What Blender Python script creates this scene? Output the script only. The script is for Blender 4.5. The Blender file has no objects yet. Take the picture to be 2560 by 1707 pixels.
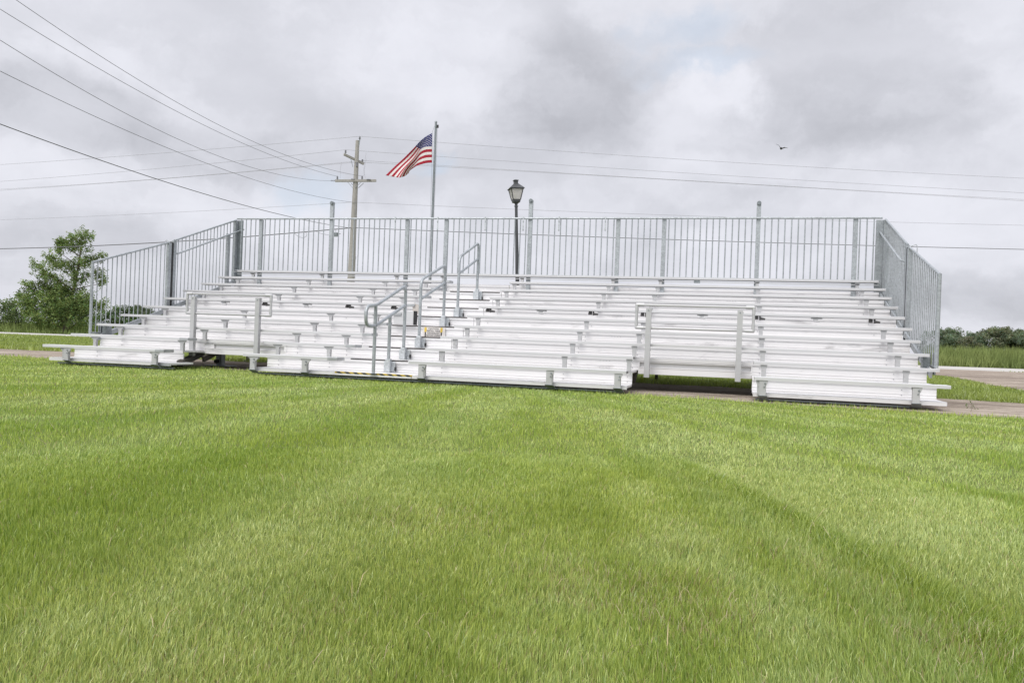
import bpy, math, random
import numpy as np
from mathutils import Vector, Matrix
random.seed(7)
rng = np.random.default_rng(11)
S = bpy.context.scene
COL = S.collection
R = math.radians

# ------------------------------------------------------------------ node helpers
def new_mat(name):
    m = bpy.data.materials.new(name); m.use_nodes = True
    nt = m.node_tree; nt.nodes.clear()
    return m, NT(nt)

class NT:
    def __init__(s, nt): s.nt = nt
    def n(s, typ, **kw):
        nd = s.nt.nodes.new(typ)
        for k, v in kw.items():
            if k == 'inp':
                for kk, vv in v.items():
                    if isinstance(vv, bpy.types.NodeSocket): s.nt.links.new(vv, nd.inputs[kk])
                    else: nd.inputs[kk].default_value = vv
            else: setattr(nd, k, v)
        return nd
    def link(s, a, b): s.nt.links.new(a, b)
    def math(s, op, a, b=0.0, c=0.0, clamp=False):
        nd = s.nt.nodes.new('ShaderNodeMath'); nd.operation = op; nd.use_clamp = clamp
        for i, v in enumerate((a, b, c)):
            if isinstance(v, bpy.types.NodeSocket): s.link(v, nd.inputs[i])
            else: nd.inputs[i].default_value = v
        return nd.outputs[0]
    def vmath(s, op, a, b=(0, 0, 0)):
        nd = s.nt.nodes.new('ShaderNodeVectorMath'); nd.operation = op
        for i, v in enumerate((a, b)):
            if isinstance(v, bpy.types.NodeSocket): s.link(v, nd.inputs[i])
            else: nd.inputs[i].default_value = v
        return nd.outputs['Value'] if op in ('DOT_PRODUCT', 'LENGTH', 'DISTANCE') else nd.outputs[0]
    def ramp(s, fac, lo, hi, a=0.0, b=1.0, smooth=True):
        nd = s.nt.nodes.new('ShaderNodeMapRange'); nd.interpolation_type = 'SMOOTHSTEP' if smooth else 'LINEAR'
        s.link(fac, nd.inputs['Value'])
        for k, v in (('From Min', lo), ('From Max', hi), ('To Min', a), ('To Max', b)): nd.inputs[k].default_value = v
        return nd.outputs['Result']
    def mix(s, fac, a, b):
        nd = s.nt.nodes.new('ShaderNodeMix'); nd.data_type = 'RGBA'
        for k, v in (('Factor', fac), (6, a), (7, b)):
            i = nd.inputs[0] if k == 'Factor' else nd.inputs[k]
            if isinstance(v, bpy.types.NodeSocket): s.link(v, i)
            else: i.default_value = v if k == 'Factor' else ((*v, 1) if len(v) == 3 else v)
        return nd.outputs[2]
    def noise(s, vec, scale, detail=3, rough=.55, dist=0.0):
        nd = s.n('ShaderNodeTexNoise', inp={'Scale': scale, 'Detail': detail, 'Roughness': rough, 'Distortion': dist})
        if vec is not None: s.link(vec, nd.inputs['Vector'])
        return nd.outputs['Fac']
    def pos(s, scale=(1, 1, 1)):
        g = s.n('ShaderNodeNewGeometry')
        return s.vmath('MULTIPLY', g.outputs['Position'], scale)
    def out(s, shader):
        o = s.n('ShaderNodeOutputMaterial'); s.link(shader, o.inputs['Surface']); return o

def simple(name, col, rough=.6, metal=0.0, var=.12, scale=6.0, spec=.5, stretch=(1, 1, 1)):
    m, t = new_mat(name)
    f = t.noise(t.pos(stretch), scale, 4)
    c = t.mix(t.ramp(f, .3, .7), tuple(x * (1 - var) for x in col), tuple(min(1, x * (1 + var)) for x in col))
    b = t.n('ShaderNodeBsdfPrincipled', inp={'Base Color': c, 'Roughness': rough, 'Metallic': metal, 'Specular IOR Level': spec})
    t.out(b.outputs[0]); return m

def aluminium(name, col, rough, metal, smudge):
    m, t = new_mat(name)
    g = t.n('ShaderNodeNewGeometry'); P = g.outputs['Position']
    oi = t.n('ShaderNodeObjectInfo')
    off = t.vmath('MULTIPLY', t.n('ShaderNodeCombineXYZ', inp={'X': oi.outputs['Random'], 'Y': oi.outputs['Random'], 'Z': oi.outputs['Random']}).outputs[0], (37, 11, 19))
    st = t.noise(t.vmath('ADD', t.vmath('MULTIPLY', P, (.35, 9, 26)), off), 1.0, 4, .6)         # extrusion streaks
    bl = t.noise(t.vmath('ADD', t.vmath('MULTIPLY', P, (1.3, 2, 5)), off), 1.0, 4, .62, .4)    # handling smudges
    fine = t.noise(t.vmath('MULTIPLY', P, (3, 30, 90)), 1.0, 3)
    v = t.math('ADD', t.ramp(st, .25, .75, .965, 1.025), t.math('MULTIPLY', t.ramp(bl, .56, .76, 0, 1), -smudge))
    v = t.math('ADD', v, t.ramp(fine, .3, .7, -.008, .008))
    v = t.math('ADD', v, t.math('MULTIPLY', t.math('SUBTRACT', oi.outputs['Random'], .5), .085))
    c = t.vmath('MULTIPLY', t.n('ShaderNodeCombineXYZ', inp={'X': v, 'Y': v, 'Z': v}).outputs[0], col)
    ro = t.ramp(bl, .3, .8, rough - .06, rough + .14)
    b = t.n('ShaderNodeBsdfPrincipled', inp={'Base Color': c, 'Roughness': ro, 'Metallic': metal})
    bump = t.n('ShaderNodeBump', inp={'Strength': .02, 'Distance': .01, 'Height': st}); t.link(bump.outputs[0], b.inputs['Normal'])
    t.out(b.outputs[0]); return m

def galvanised(name, col):
    m, t = new_mat(name)
    vo = t.n('ShaderNodeTexVoronoi', inp={'Scale': 38.0}); t.link(t.pos(), vo.inputs['Vector'])
    sp = t.n('ShaderNodeSeparateColor'); t.link(vo.outputs['Color'], sp.inputs[0])
    bl = t.noise(t.pos((3, 3, 2)), 1.0, 5, .65)
    v = t.math('ADD', t.ramp(sp.outputs[0], 0, 1, .82, 1.1, False), t.ramp(bl, .3, .75, -.10, .12))
    c = t.vmath('MULTIPLY', t.n('ShaderNodeCombineXYZ', inp={'X': v, 'Y': v, 'Z': v}).outputs[0], col)
    b = t.n('ShaderNodeBsdfPrincipled', inp={'Base Color': c, 'Roughness': t.ramp(sp.outputs[1], 0, 1, .38, .6, False), 'Metallic': .45})
    t.out(b.outputs[0]); return m

def leaf_mat(name, trans=.35, gloss=.0, rough=.5, sat=1.0):
    m, t = new_mat(name)
    a = t.n('ShaderNodeAttribute', attribute_name='tint')
    d = t.n('ShaderNodeBsdfDiffuse', inp={'Color': a.outputs['Color']})
    tc = t.vmath('MULTIPLY', a.outputs['Color'], (1.15, 1.2, .6))
    tr = t.n('ShaderNodeBsdfTranslucent', inp={'Color': tc})
    mx = t.n('ShaderNodeMixShader', inp={0: trans}); t.link(d.outputs[0], mx.inputs[1]); t.link(tr.outputs[0], mx.inputs[2])
    sh = mx
    if gloss > 0:
        gl = t.n('ShaderNodeBsdfGlossy', inp={'Roughness': rough, 'Color': (1, 1, 1, 1)})
        sh = t.n('ShaderNodeMixShader', inp={0: gloss}); t.link(mx.outputs[0], sh.inputs[1]); t.link(gl.outputs[0], sh.inputs[2])
    t.out(sh.outputs[0]); return m

M = {}
M['seat'] = aluminium('seat_aluminium', (.53, .53, .535), .45, .12, .10)
M['riser'] = aluminium('riser_aluminium', (.71, .702, .705), .45, .10, .34)
M['cap'] = simple('cap_aluminium', (.40, .41, .42), .45, .5)
M['under'] = simple('shaded_underside', (.17, .17, .175), .6, .2)  # dark colour stands in for the shade beneath the seat planks
M['bracket'] = aluminium('bracket_aluminium', (.47, .47, .475), .45, .30, .08)
M['galv'] = galvanised('galvanised_steel', (.37, .395, .41))
M['galv_dark'] = galvanised('weathered_galvanised', (.24, .265, .275))
M['galv_bright'] = galvanised('bright_galvanised', (.50, .525, .54))
M['frame'] = simple('painted_steel_frame', (.055, .048, .038), .6, .2)
M['hinge'] = simple('dark_hinge', (.075, .072, .07), .5, .3)
M['rubber'] = simple('black_rubber', (.022, .022, .022), .7)
M['nosing'] = simple('dark_nosing', (.055, .048, .045), .6)
M['yellow'] = simple('yellow_paint', (.55, .39, .06), .5)
M['black'] = simple('black_paint', (.025, .025, .028), .5)
M['sign'] = simple('sign_plate', (.58, .55, .52), .5)
M['tan'] = simple('tan_plate', (.50, .46, .42), .55)
M['wood'] = simple('weathered_wood', (.33, .315, .295), .85, 0, .22, 14, .2, (6, 6, .5))
M['insulator'] = simple('grey_insulator', (.16, .16, .18), .35)
M['wire'] = simple('wire', (.30, .30, .32), .6)
M['cable'] = simple('dark_cable', (.10, .10, .105), .6)
M['lamp_black'] = simple('lamp_paint', (.055, .058, .060), .45, .2)
M['bark'] = simple('bark', (.10, .085, .065), .9, 0, .3, 20, .2)
M['bird'] = simple('bird_feathers', (.06, .06, .065), .8)
def cloth(name, col):
    m, t = new_mat(name)
    f = t.noise(t.pos(), 8, 3); c = t.mix(f, tuple(x * .94 for x in col), tuple(min(1, x * 1.06) for x in col))
    d = t.n('ShaderNodeBsdfDiffuse'); t.link(c, d.inputs['Color']); tr = t.n('ShaderNodeBsdfTranslucent'); t.link(c, tr.inputs['Color'])
    mx = t.n('ShaderNodeMixShader', inp={0: .3}); t.link(d.outputs[0], mx.inputs[1]); t.link(tr.outputs[0], mx.inputs[2]); t.out(mx.outputs[0]); return m
M['red'] = cloth('flag_red', (.46, .045, .07)); M['white'] = cloth('flag_white', (.84, .81, .79)); M['blue'] = cloth('flag_blue', (.065, .072, .23))
M['grass'] = leaf_mat('grass_blade', .27, .05, .42)
M['leaf'] = leaf_mat('leaf', .34)
M['tall'] = leaf_mat('tall_grass_blade', .3)

def glass_mat():
    m, t = new_mat('frosted_lamp_glass')
    f = t.noise(t.pos(), 9, 3)
    c = t.mix(f, (.80, .78, .74), (.90, .88, .85))
    a = t.n('ShaderNodeBsdfPrincipled', inp={'Base Color': c, 'Roughness': .35})
    tr = t.n('ShaderNodeBsdfTranslucent', inp={'Color': (.95, .94, .92, 1)})
    mx = t.n('ShaderNodeMixShader', inp={0: .6}); t.link(a.outputs[0], mx.inputs[1]); t.link(tr.outputs[0], mx.inputs[2])
    t.out(mx.outputs[0]); return m
M['glass'] = glass_mat()

def ground_mats():
    # lawn soil and thatch
    m, t = new_mat('lawn_turf'); P = t.pos()
    a = t.noise(P, .22, 5, .6); b = t.noise(P, 9, 5, .7); f = t.noise(P, 60, 3, .7)
    c = t.mix(t.ramp(a, .35, .65), (.10, .13, .035), (.14, .17, .05))
    c = t.mix(t.ramp(b, .35, .7), c, (.09, .12, .03))
    c = t.mix(t.ramp(f, .45, .75, 0, .6), c, (.20, .19, .09))
    bs = t.n('ShaderNodeBsdfPrincipled', inp={'Base Color': c, 'Roughness': .95, 'Specular IOR Level': .1})
    bu = t.n('ShaderNodeBump', inp={'Strength': .8, 'Distance': .03, 'Height': b}); t.link(bu.outputs[0], bs.inputs['Normal'])
    t.out(bs.outputs[0]); M['turf'] = m
    # packed dirt
    m, t = new_mat('packed_dirt'); P = t.pos()
    a = t.noise(t.pos((.45, 1.0, 1)), 1.6, 7, .78, .6); b = t.noise(P, 22, 5, .75); st = t.n('ShaderNodeTexVoronoi', inp={'Scale': 26.0}); t.link(P, st.inputs['Vector'])
    a2 = t.noise(t.pos((.05, .24, 1)), 1.0, 5, .65, .5)
    c = t.mix(t.ramp(a, .36, .64), (.165, .130, .100), (.42, .358, .292))
    c = t.mix(t.ramp(a2, .42, .60, 0, .75), c, (.155, .120, .096))
    c = t.mix(t.ramp(b, .4, .75, 0, .55), c, (.44, .38, .33))
    c = t.mix(t.ramp(st.outputs['Distance'], 0, .22, .5, 0), c, (.12, .095, .08))
    bs = t.n('ShaderNodeBsdfPrincipled', inp={'Base Color': c, 'Roughness': .95, 'Specular IOR Level': .15})
    bu = t.n('ShaderNodeBump', inp={'Strength': .9, 'Distance': .03, 'Height': b}); t.link(bu.outputs[0], bs.inputs['Normal'])
    t.out(bs.outputs[0]); M['dirt'] = m
    # pale gravel road
    m, t = new_mat('pale_road'); P = t.pos((1, 1, 1))
    a = t.noise(t.pos((.08, .5, 1)), 1.0, 4); b = t.noise(P, 12, 4, .7)
    c = t.mix(t.ramp(a, .35, .65), (.40, .385, .36), (.50, .485, .46))
    c = t.mix(t.ramp(b, .4, .8, 0, .5), c, (.36, .34, .31))
    bs = t.n('ShaderNodeBsdfPrincipled', inp={'Base Color': c, 'Roughness': .9, 'Specular IOR Level': .2})
    t.out(bs.outputs[0]); M['road'] = m
ground_mats()

# ------------------------------------------------------------------ mesh builder
class MB:
    def __init__(s): s.v = []; s.f = []; s.m = []; s.sm = []
    def add(s, vs, fs, mi=0, smooth=False):
        o = len(s.v); s.v += [tuple(p) for p in vs]
        for f in fs: s.f.append([o + i for i in f]); s.m.append(mi); s.sm.append(smooth)
    def box(s, x0, x1, y0, y1, z0, z1, mi=0, bev=0.0):
        if bev > 0:
            b = bev
            pr = [(y0 + b, z0), (y1 - b, z0), (y1, z0 + b), (y1, z1 - b), (y1 - b, z1), (y0 + b, z1), (y0, z1 - b), (y0, z0 + b)]
            return s.ext_x(pr, x0, x1, mi)
        s.add([(x0, y0, z0), (x1, y0, z0), (x1, y1, z0), (x0, y1, z0), (x0, y0, z1), (x1, y0, z1), (x1, y1, z1), (x0, y1, z1)],
              [(0, 3, 2, 1), (4, 5, 6, 7), (0, 1, 5, 4), (1, 2, 6, 5), (2, 3, 7, 6), (3, 0, 4, 7)], mi)
    def ext_x(s, prof, x0, x1, mi=0):                 # closed (y,z) outline pulled along x
        n = len(prof)
        vs = [(x0, y, z) for y, z in prof] + [(x1, y, z) for y, z in prof]
        fs = [(i, (i + 1) % n, n + (i + 1) % n, n + i) for i in range(n)] + [tuple(range(n))[::-1], tuple(range(n, 2 * n))]
        s.add(vs, fs, mi)
    def ext_y(s, prof, y0, y1, mi=0):                 # closed (x,z) outline pulled along y
        n = len(prof)
        vs = [(x, y0, z) for x, z in prof] + [(x, y1, z) for x, z in prof]
        fs = [(i, (i + 1) % n, n + (i + 1) % n, n + i)[::-1] for i in range(n)] + [tuple(range(n)), tuple(range(n, 2 * n))[::-1]]
        s.add(vs, fs, mi)
    def tube(s, pts, rad, seg=8, mi=0, closed=False, smooth=True):
        pts = [Vector(p) for p in pts]; n = len(pts)
        rads = rad if isinstance(rad, (list, tuple)) else [rad] * n
        rings = []; up = None
        for i, p in enumerate(pts):
            if closed: d = (pts[(i + 1) % n] - pts[i - 1])
            else: d = pts[min(i + 1, n - 1)] - pts[max(i - 1, 0)]
            d = d.normalized() if d.length > 1e-9 else Vector((0, 0, 1))
            if up is None:
                up = Vector((0, 0, 1)) if abs(d.z) < .9 else Vector((1, 0, 0))
            a = d.cross(up)
            if a.length < 1e-4: a = d.cross(Vector((0, 1, 0)))
            a.normalize(); b = a.cross(d).normalized(); up = b
            rings.append([p + (a * math.cos(2 * math.pi * k / seg) + b * math.sin(2 * math.pi * k / seg)) * rads[i] for k in range(seg)])
        vs = [q for r in rings for q in r]; fs = []
        for i in range(n if closed else n - 1):
            j = (i + 1) % n
            for k in range(seg): fs.append((i * seg + k, i * seg + (k + 1) % seg, j * seg + (k + 1) % seg, j * seg + k))
        s.add(vs, fs, mi, smooth)
        if not closed:
            s.add(rings[0], [tuple(range(seg))[::-1]], mi); s.add(rings[-1], [tuple(range(seg))], mi)
    def bar(s, a, b, w, h, mi=0, upv=(0, 0, 1)):      # rectangular bar from a to b
        a = Vector(a); b = Vector(b); d = (b - a).normalized(); u = Vector(upv)
        sx = d.cross(u)
        if sx.length < 1e-4: sx = d.cross(Vector((1, 0, 0)))
        sx.normalize(); uz = sx.cross(d).normalized(); sx *= w / 2; uz *= h / 2
        vs = [a - sx - uz, a + sx - uz, a + sx + uz, a - sx + uz, b - sx - uz, b + sx - uz, b + sx + uz, b - sx + uz]
        s.add(vs, [(0, 1, 2, 3), (7, 6, 5, 4), (0, 4, 5, 1), (1, 5, 6, 2), (2, 6, 7, 3), (3, 7, 4, 0)], mi)
    def lathe(s, prof, c=(0, 0, 0), seg=16, mi=0, smooth=True):   # (r,z) profile
        n = len(prof); vs = []
        for r, z in prof:
            for k in range(seg): vs.append((c[0] + r * math.cos(2 * math.pi * k / seg), c[1] + r * math.sin(2 * math.pi * k / seg), c[2] + z))
        fs = [(i * seg + k, i * seg + (k + 1) % seg, (i + 1) * seg + (k + 1) % seg, (i + 1) * seg + k) for i in range(n - 1) for k in range(seg)]
        s.add(vs, fs, mi, smooth); s.add(vs[:seg], [tuple(range(seg))[::-1]], mi); s.add(vs[-seg:], [tuple(range(seg))], mi)
    def mesh(s, name, mats):
        me = bpy.data.meshes.new(name); me.from_pydata(s.v, [], s.f)
        for m in (mats if isinstance(mats, (list, tuple)) else [mats]): me.materials.append(m)
        me.polygons.foreach_set('material_index', s.m); me.polygons.foreach_set('use_smooth', s.sm); me.update()
        return me
    def build(s, name, mats, parent=None):
        return link(name, s.mesh(name, mats), parent)

def link(name, me, parent=None, loc=None):
    o = bpy.data.objects.new(name, me); COL.objects.link(o)
    if parent: o.parent = parent
    if loc: o.location = loc
    return o
def tag(o, label=None, cat=None, group=None, kind=None):
    if label: o['label'] = label
    if cat: o['category'] = cat
    if group: o['group'] = group
    if kind: o['kind'] = kind
    return o
def empty(name, loc, label, cat, group=None):
    o = bpy.data.objects.new(name, None); COL.objects.link(o); o.location = loc; o.empty_display_size = .2
    return tag(o, label, cat, group)
def copy_part(o, parent, loc):
    c = o.copy(); COL.objects.link(c); c.parent = parent; c.location = loc; return c

# ------------------------------------------------------------------ camera
F_PX, YAW, ROLL = 2064.79, -.2589, .0379
CAM = Vector((4.3064, -11.5646, .6894))
fw = Vector((math.sin(YAW), math.cos(YAW), 0)); rt = Vector((math.cos(YAW), -math.sin(YAW), 0)); dn = Vector((0, 0, -1))
r2 = rt * math.cos(ROLL) - dn * math.sin(ROLL); d2 = rt * math.sin(ROLL) + dn * math.cos(ROLL)
cam = bpy.data.cameras.new('camera'); co = bpy.data.objects.new('camera', cam); COL.objects.link(co)
mw = Matrix.Identity(4)
for i, vv in enumerate((r2, -d2, -fw)):
    for j in range(3): mw[j][i] = vv[j]
mw.translation = CAM; co.matrix_world = mw
cam.sensor_width = 36; cam.sensor_fit = 'HORIZONTAL'; cam.lens = 36 * F_PX / 2560
cam.clip_start = .05; cam.clip_end = 6000
S.camera = co

# ------------------------------------------------------------------ world
SUN_EL, SUN_AZ = R(52), R(198)          # azimuth clockwise from +y
w = bpy.data.worlds.new('World'); S.world = w; w.use_nodes = True
t = NT(w.node_tree); w.node_tree.nodes.clear()
D = t.n('ShaderNodeTexCoord').outputs['Generated']
sx = t.n('ShaderNodeSeparateXYZ'); t.link(D, sx.inputs[0])
zc = t.math('MAXIMUM', sx.outputs[2], 0.0)
inv = t.math('DIVIDE', 1.0, t.math('ADD', zc, .16))
pl = t.vmath('MULTIPLY', D, t.n('ShaderNodeCombineXYZ', inp={'X': inv, 'Y': inv, 'Z': 0.0}).outputs[0])
warp = t.n('ShaderNodeTexNoise', inp={'Scale': 6.0, 'Detail': 9.0, 'Roughness': .62}); t.link(D, warp.inputs['Vector'])
wv = t.vmath('SUBTRACT', warp.outputs['Color'], (.5, .5, .5))
Db = t.vmath('ADD', D, t.vmath('MULTIPLY', wv, (.15, .15, .11)))
Dw = t.vmath('ADD', D, t.vmath('MULTIPLY', wv, (.24, .24, .17)))
n1 = t.noise(t.vmath('ADD', t.vmath('MULTIPLY', pl, (.75, .75, 1)), (3.1, 1.7, 0)), 1.0, 6, .58, .35)
n2 = t.noise(t.vmath('ADD', t.vmath('MULTIPLY', Dw, (5.0, 5.0, 10)), (8.2, 0, 4.0)), 1.0, 5, .52, .2)
n3 = t.noise(t.vmath('MULTIPLY', D, (14, 14, 26)), 1.0, 5, .6)
tone = t.math('ADD', t.ramp(n1, .30, .70, -.04, .035), t.ramp(n2, .36, .66, -.045, .045))
tone = t.math('ADD', tone, t.ramp(n3, .3, .7, -.008, .010))
# cloud masses: (direction, horizontal size, vertical size, tone change)
for c, sh, sv, amt in (((-.185, .935, .300), .105, .076, -.10), ((-.150, .945, .258), .075, .035, -.04), ((.125, .956, .262), .15, .055, -.062),
                       ((.175, .950, .240), .10, .040, -.035), ((-.675, .706, .222), .15, .045, -.125), ((-.55, .80, .20), .12, .035, -.055), ((.056, .933, .365), .14, .03, -.02),
                       ((.27, .94, .07), .20, .035, -.09), ((-.70, .70, .10), .18, .03, -.04), ((-.10, .97, .12), .05, .03, -.03),
                       ((-.337, .885, .321), .16, .09, .075), ((-.03, .951, .300), .055, .035, .10), ((.01, .972, .215), .10, .022, .06), ((-.25, .95, .15), .16, .05, .04), ((-.45, .86, .12), .12, .04, .04)):
    df = t.vmath('SUBTRACT', Db, c)
    dl = t.vmath('LENGTH', t.vmath('MULTIPLY', df, (1 / sh, 1 / sh, 1 / sv)))
    tone = t.math('ADD', tone, t.math('MULTIPLY', t.ramp(dl, .50, 1.15, 1, 0), amt))
lev = t.math('ADD', .785, tone)
lev = t.math('SUBTRACT', .92, t.math('MULTIPLY', .46, t.ramp(lev, .48, .94, 1, 0)))
# the clouds are brightest round the hidden sun and overhead
sd = Vector((math.sin(SUN_AZ) * math.cos(SUN_EL), math.cos(SUN_AZ) * math.cos(SUN_EL), math.sin(SUN_EL)))
glow = t.ramp(t.vmath('DOT_PRODUCT', D, tuple(sd)), -.1, 1.0, 0, .7)
zen = t.ramp(sx.outputs[2], .40, 1.0, 0, .6)
lev = t.math('MULTIPLY', lev, t.math('ADD', 1.0, t.math('ADD', glow, zen)))
cold = t.mix(t.ramp(tone, -.25, .12), (.953, .969, 1.060), (.973, .981, 1.060))
cc = t.vmath('MULTIPLY', t.n('ShaderNodeCombineXYZ', inp={'X': lev, 'Y': lev, 'Z': lev}).outputs[0], cold)
sky = t.n('ShaderNodeTexSky', sky_type='NISHITA', sun_disc=False, sun_elevation=SUN_EL, sun_rotation=SUN_AZ)
skyb = t.vmath('MULTIPLY', sky.outputs[0], (.10, .10, .10))
holes = None
for c, sh, sv in (((-.054, .934, .352), .05, .02), ((-.035, .945, .325), .07, .012), ((-.487, .858, .164), .045, .025), ((-.33, .92, .20), .04, .012)):
    dl = t.vmath('LENGTH', t.vmath('MULTIPLY', t.vmath('SUBTRACT', Dw, c), (1 / sh, 1 / sh, 1 / sv)))
    h = t.ramp(dl, .2, 1.5, .45, 0)
    holes = h if holes is None else t.math('MAXIMUM', holes, h)
blue = t.vmath('ADD', t.vmath('MULTIPLY', skyb, (.35, .35, .35)), (.50, .58, .68))
fin = t.mix(holes, cc, blue)
fin = t.mix(t.ramp(sx.outputs[2], -.02, .0), (.22, .26, .12), fin)
bg = t.n('ShaderNodeBackground', inp={'Color': fin, 'Strength': 1.0})
# a thin share of the physical sky shines through the overcast
bg2 = t.n('ShaderNodeBackground', inp={'Color': sky.outputs[0], 'Strength': .05})
mxw = t.n('ShaderNodeMixShader', inp={0: .04}); t.link(bg.outputs[0], mxw.inputs[1]); t.link(bg2.outputs[0], mxw.inputs[2])
t.link(mxw.outputs[0], t.n('ShaderNodeOutputWorld').inputs['Surface'])

sun = bpy.data.lights.new('sun', 'SUN'); sun.energy = 2.3; sun.angle = R(32); sun.color = (1, .96, .90)
so = bpy.data.objects.new('sun', sun); COL.objects.link(so)
so.rotation_euler = (-sd).to_track_quat('-Z', 'Y').to_euler(); so.location = (0, -20, 30)
S.view_settings.view_transform = 'Standard'; S.view_settings.look = 'None'; S.view_settings.exposure = 0.0; S.view_settings.gamma = 1

# ------------------------------------------------------------------ noise for scattering
def vnoise(x, y, seed=0):
    xi = np.floor(x).astype(np.int64); yi = np.floor(y).astype(np.int64); fx = x - xi; fy = y - yi
    fx = fx * fx * (3 - 2 * fx); fy = fy * fy * (3 - 2 * fy)
    def h(a, b):
        n = (a * 374761393 + b * 668265263 + seed * 1442695041) & 0x7fffffff
        n = ((n ^ (n >> 13)) * 1274126177) & 0x7fffffff
        return ((n ^ (n >> 16)) & 0xffff) / 65535.0
    return (h(xi, yi) * (1 - fx) + h(xi + 1, yi) * fx) * (1 - fy) + (h(xi, yi + 1) * (1 - fx) + h(xi + 1, yi + 1) * fx) * fy
def fbm(x, y, seed=0, o=3):
    s = 0; a = .5; tot = 0
    for i in range(o):
        s = s + a * vnoise(x * 2 ** i + 17.3 * i, y * 2 ** i + 5.1 * i, seed + i); tot += a; a *= .55
    return s / tot
def sst(a, b, x):
    q = np.clip((x - a) / (b - a), 0, 1); return q * q * (3 - 2 * q)

# ------------------------------------------------------------------ ground sheets
def edge_y(x): return .62 - .155 * x + .10 * (fbm(x * 1.3 + 40, x * 0 + 3.0, 5) - .5) * 2      # lawn / dirt edge
def far_y(x): return 4.35 - .10 * x + .35 * (fbm(x * .9 + 10, x * 0 + 7.0, 9) - .5) * 2
def sheet(name, xs, lo, hi, z, mat, label=None, ny=1):
    mb = MB(); vs = []; n = len(xs)
    for j in range(ny + 1):
        for i in range(n): vs.append((xs[i], lo[i] + (hi[i] - lo[i]) * j / ny, z))
    fs = [(j * n + i, j * n + i + 1, (j + 1) * n + i + 1, (j + 1) * n + i) for j in range(ny) for i in range(n - 1)]
    mb.add(vs, fs); o = mb.build(name, mat); o['kind'] = 'structure'; return o
mb = MB(); mb.add([(-3500, -400, 0), (3500, -400, 0), (3500, 4000, 0), (-3500, 4000, 0)], [(0, 1, 2, 3)])
g = mb.build('ground', M['turf']); g['kind'] = 'structure'
xs = np.linspace(-75, 45, 1201)
sheet('dirt_lane', xs, edge_y(xs), far_y(xs), .004, M['dirt'])
road_lo = lambda x: 37.9 + .30 * x
road_hi = lambda x: 54.0 + .44 * x
xr = np.linspace(-85, 70, 60)
sheet('road', xr, np.maximum(road_lo(xr), 12 + 0 * xr), road_hi(xr), .008, M['road'])
# dirt drive that joins the lane and the road on the right
ys = np.linspace(4.2, 44, 90)
dl = np.interp(ys, [4.2, 9.9, 12.1, 13.3, 17, 20.6, 23.3, 30, 38, 44], [11.6, 10.9, 11.0, 11.1, 11.6, 12.0, 11.9, 12.2, 13.5, 14.5]) + .25 * (fbm(ys * 1.1, ys * 0 + 2, 21) - .5)
mb = MB(); n = len(ys)
mb.add([(dl[i], ys[i], .012) for i in range(n)] + [(dl[i] + 14 + .3 * ys[i], ys[i], .012) for i in range(n)], [(i, n + i, n + i + 1, i + 1) for i in range(n - 1)])
dr = mb.build('dirt_drive', M['dirt']); dr['kind'] = 'structure'
def on_drive(x, y): return (y > 4.2) & (y < 44) & (x > np.interp(y, ys, dl)) & (x < np.interp(y, ys, dl) + 14 + .3 * y)

# ------------------------------------------------------------------ grass
def blades(name, P, H, Wd, lean_dir, lean, face, tint, mat, curved):
    n = len(P)
    ax = np.stack([np.cos(face), np.sin(face), np.zeros(n)], 1) * (Wd / 2)[:, None]
    ld = np.stack([np.cos(lean_dir), np.sin(lean_dir), np.zeros(n)], 1)
    tip = P + ld * (H * lean)[:, None]; tip[:, 2] += H * np.sqrt(np.clip(1 - (lean * .8) ** 2, .15, 1))
    if curved:
        mid = P + ld * (H * lean * .42)[:, None]; mid[:, 2] += H * .56
        V = np.stack([P - ax, P + ax, mid + ax * .85, mid - ax * .85, tip], 1).reshape(-1, 3)
        k = 5; idx = np.arange(n) * k
        loops = np.stack([idx, idx + 1, idx + 2, idx + 3, idx + 3, idx + 2, idx + 4], 1).reshape(-1)
        starts = np.stack([np.arange(n) * 7, np.arange(n) * 7 + 4], 1).reshape(-1); nf = 2 * n
    else:
        V = np.stack([P - ax, P + ax, tip], 1).reshape(-1, 3); k = 3
        loops = np.arange(n * 3); starts = np.arange(n) * 3; nf = n
    me = bpy.data.meshes.new(name); me.vertices.add(len(V)); me.vertices.foreach_set('co', V.astype(np.float32).reshape(-1))
    me.loops.add(len(loops)); me.loops.foreach_set('vertex_index', loops.astype(np.int32))
    me.polygons.add(nf); me.polygons.foreach_set('loop_start', starts.astype(np.int32))
    me.update(calc_edges=True)
    a = me.attributes.new('tint', 'FLOAT_COLOR', 'POINT')
    cl = np.ones((n, k, 4), np.float32); cl[:, :, :3] = tint[:, None, :]
    if curved: cl[:, :2, :3] *= np.array([1.0, .97, .9]); cl[:, 4, :3] = cl[:, 4, :3] * .85 + np.array([.06, .065, .035])   # pale cut tips
    a.data.foreach_set('color', cl.reshape(-1)); me.materials.append(mat)
    return me

def lawn_points(n, r0, r1, a0, a1, power):
    # density falls off with distance from the foot of the photographer
    u = rng.random(n); e = 2 - power
    r = (r0 ** e + u * (r1 ** e - r0 ** e)) ** (1 / e)
    az = rng.uniform(a0, a1, n)
    return CAM.x + r * np.sin(az), CAM.y + r * np.cos(az), r

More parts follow.
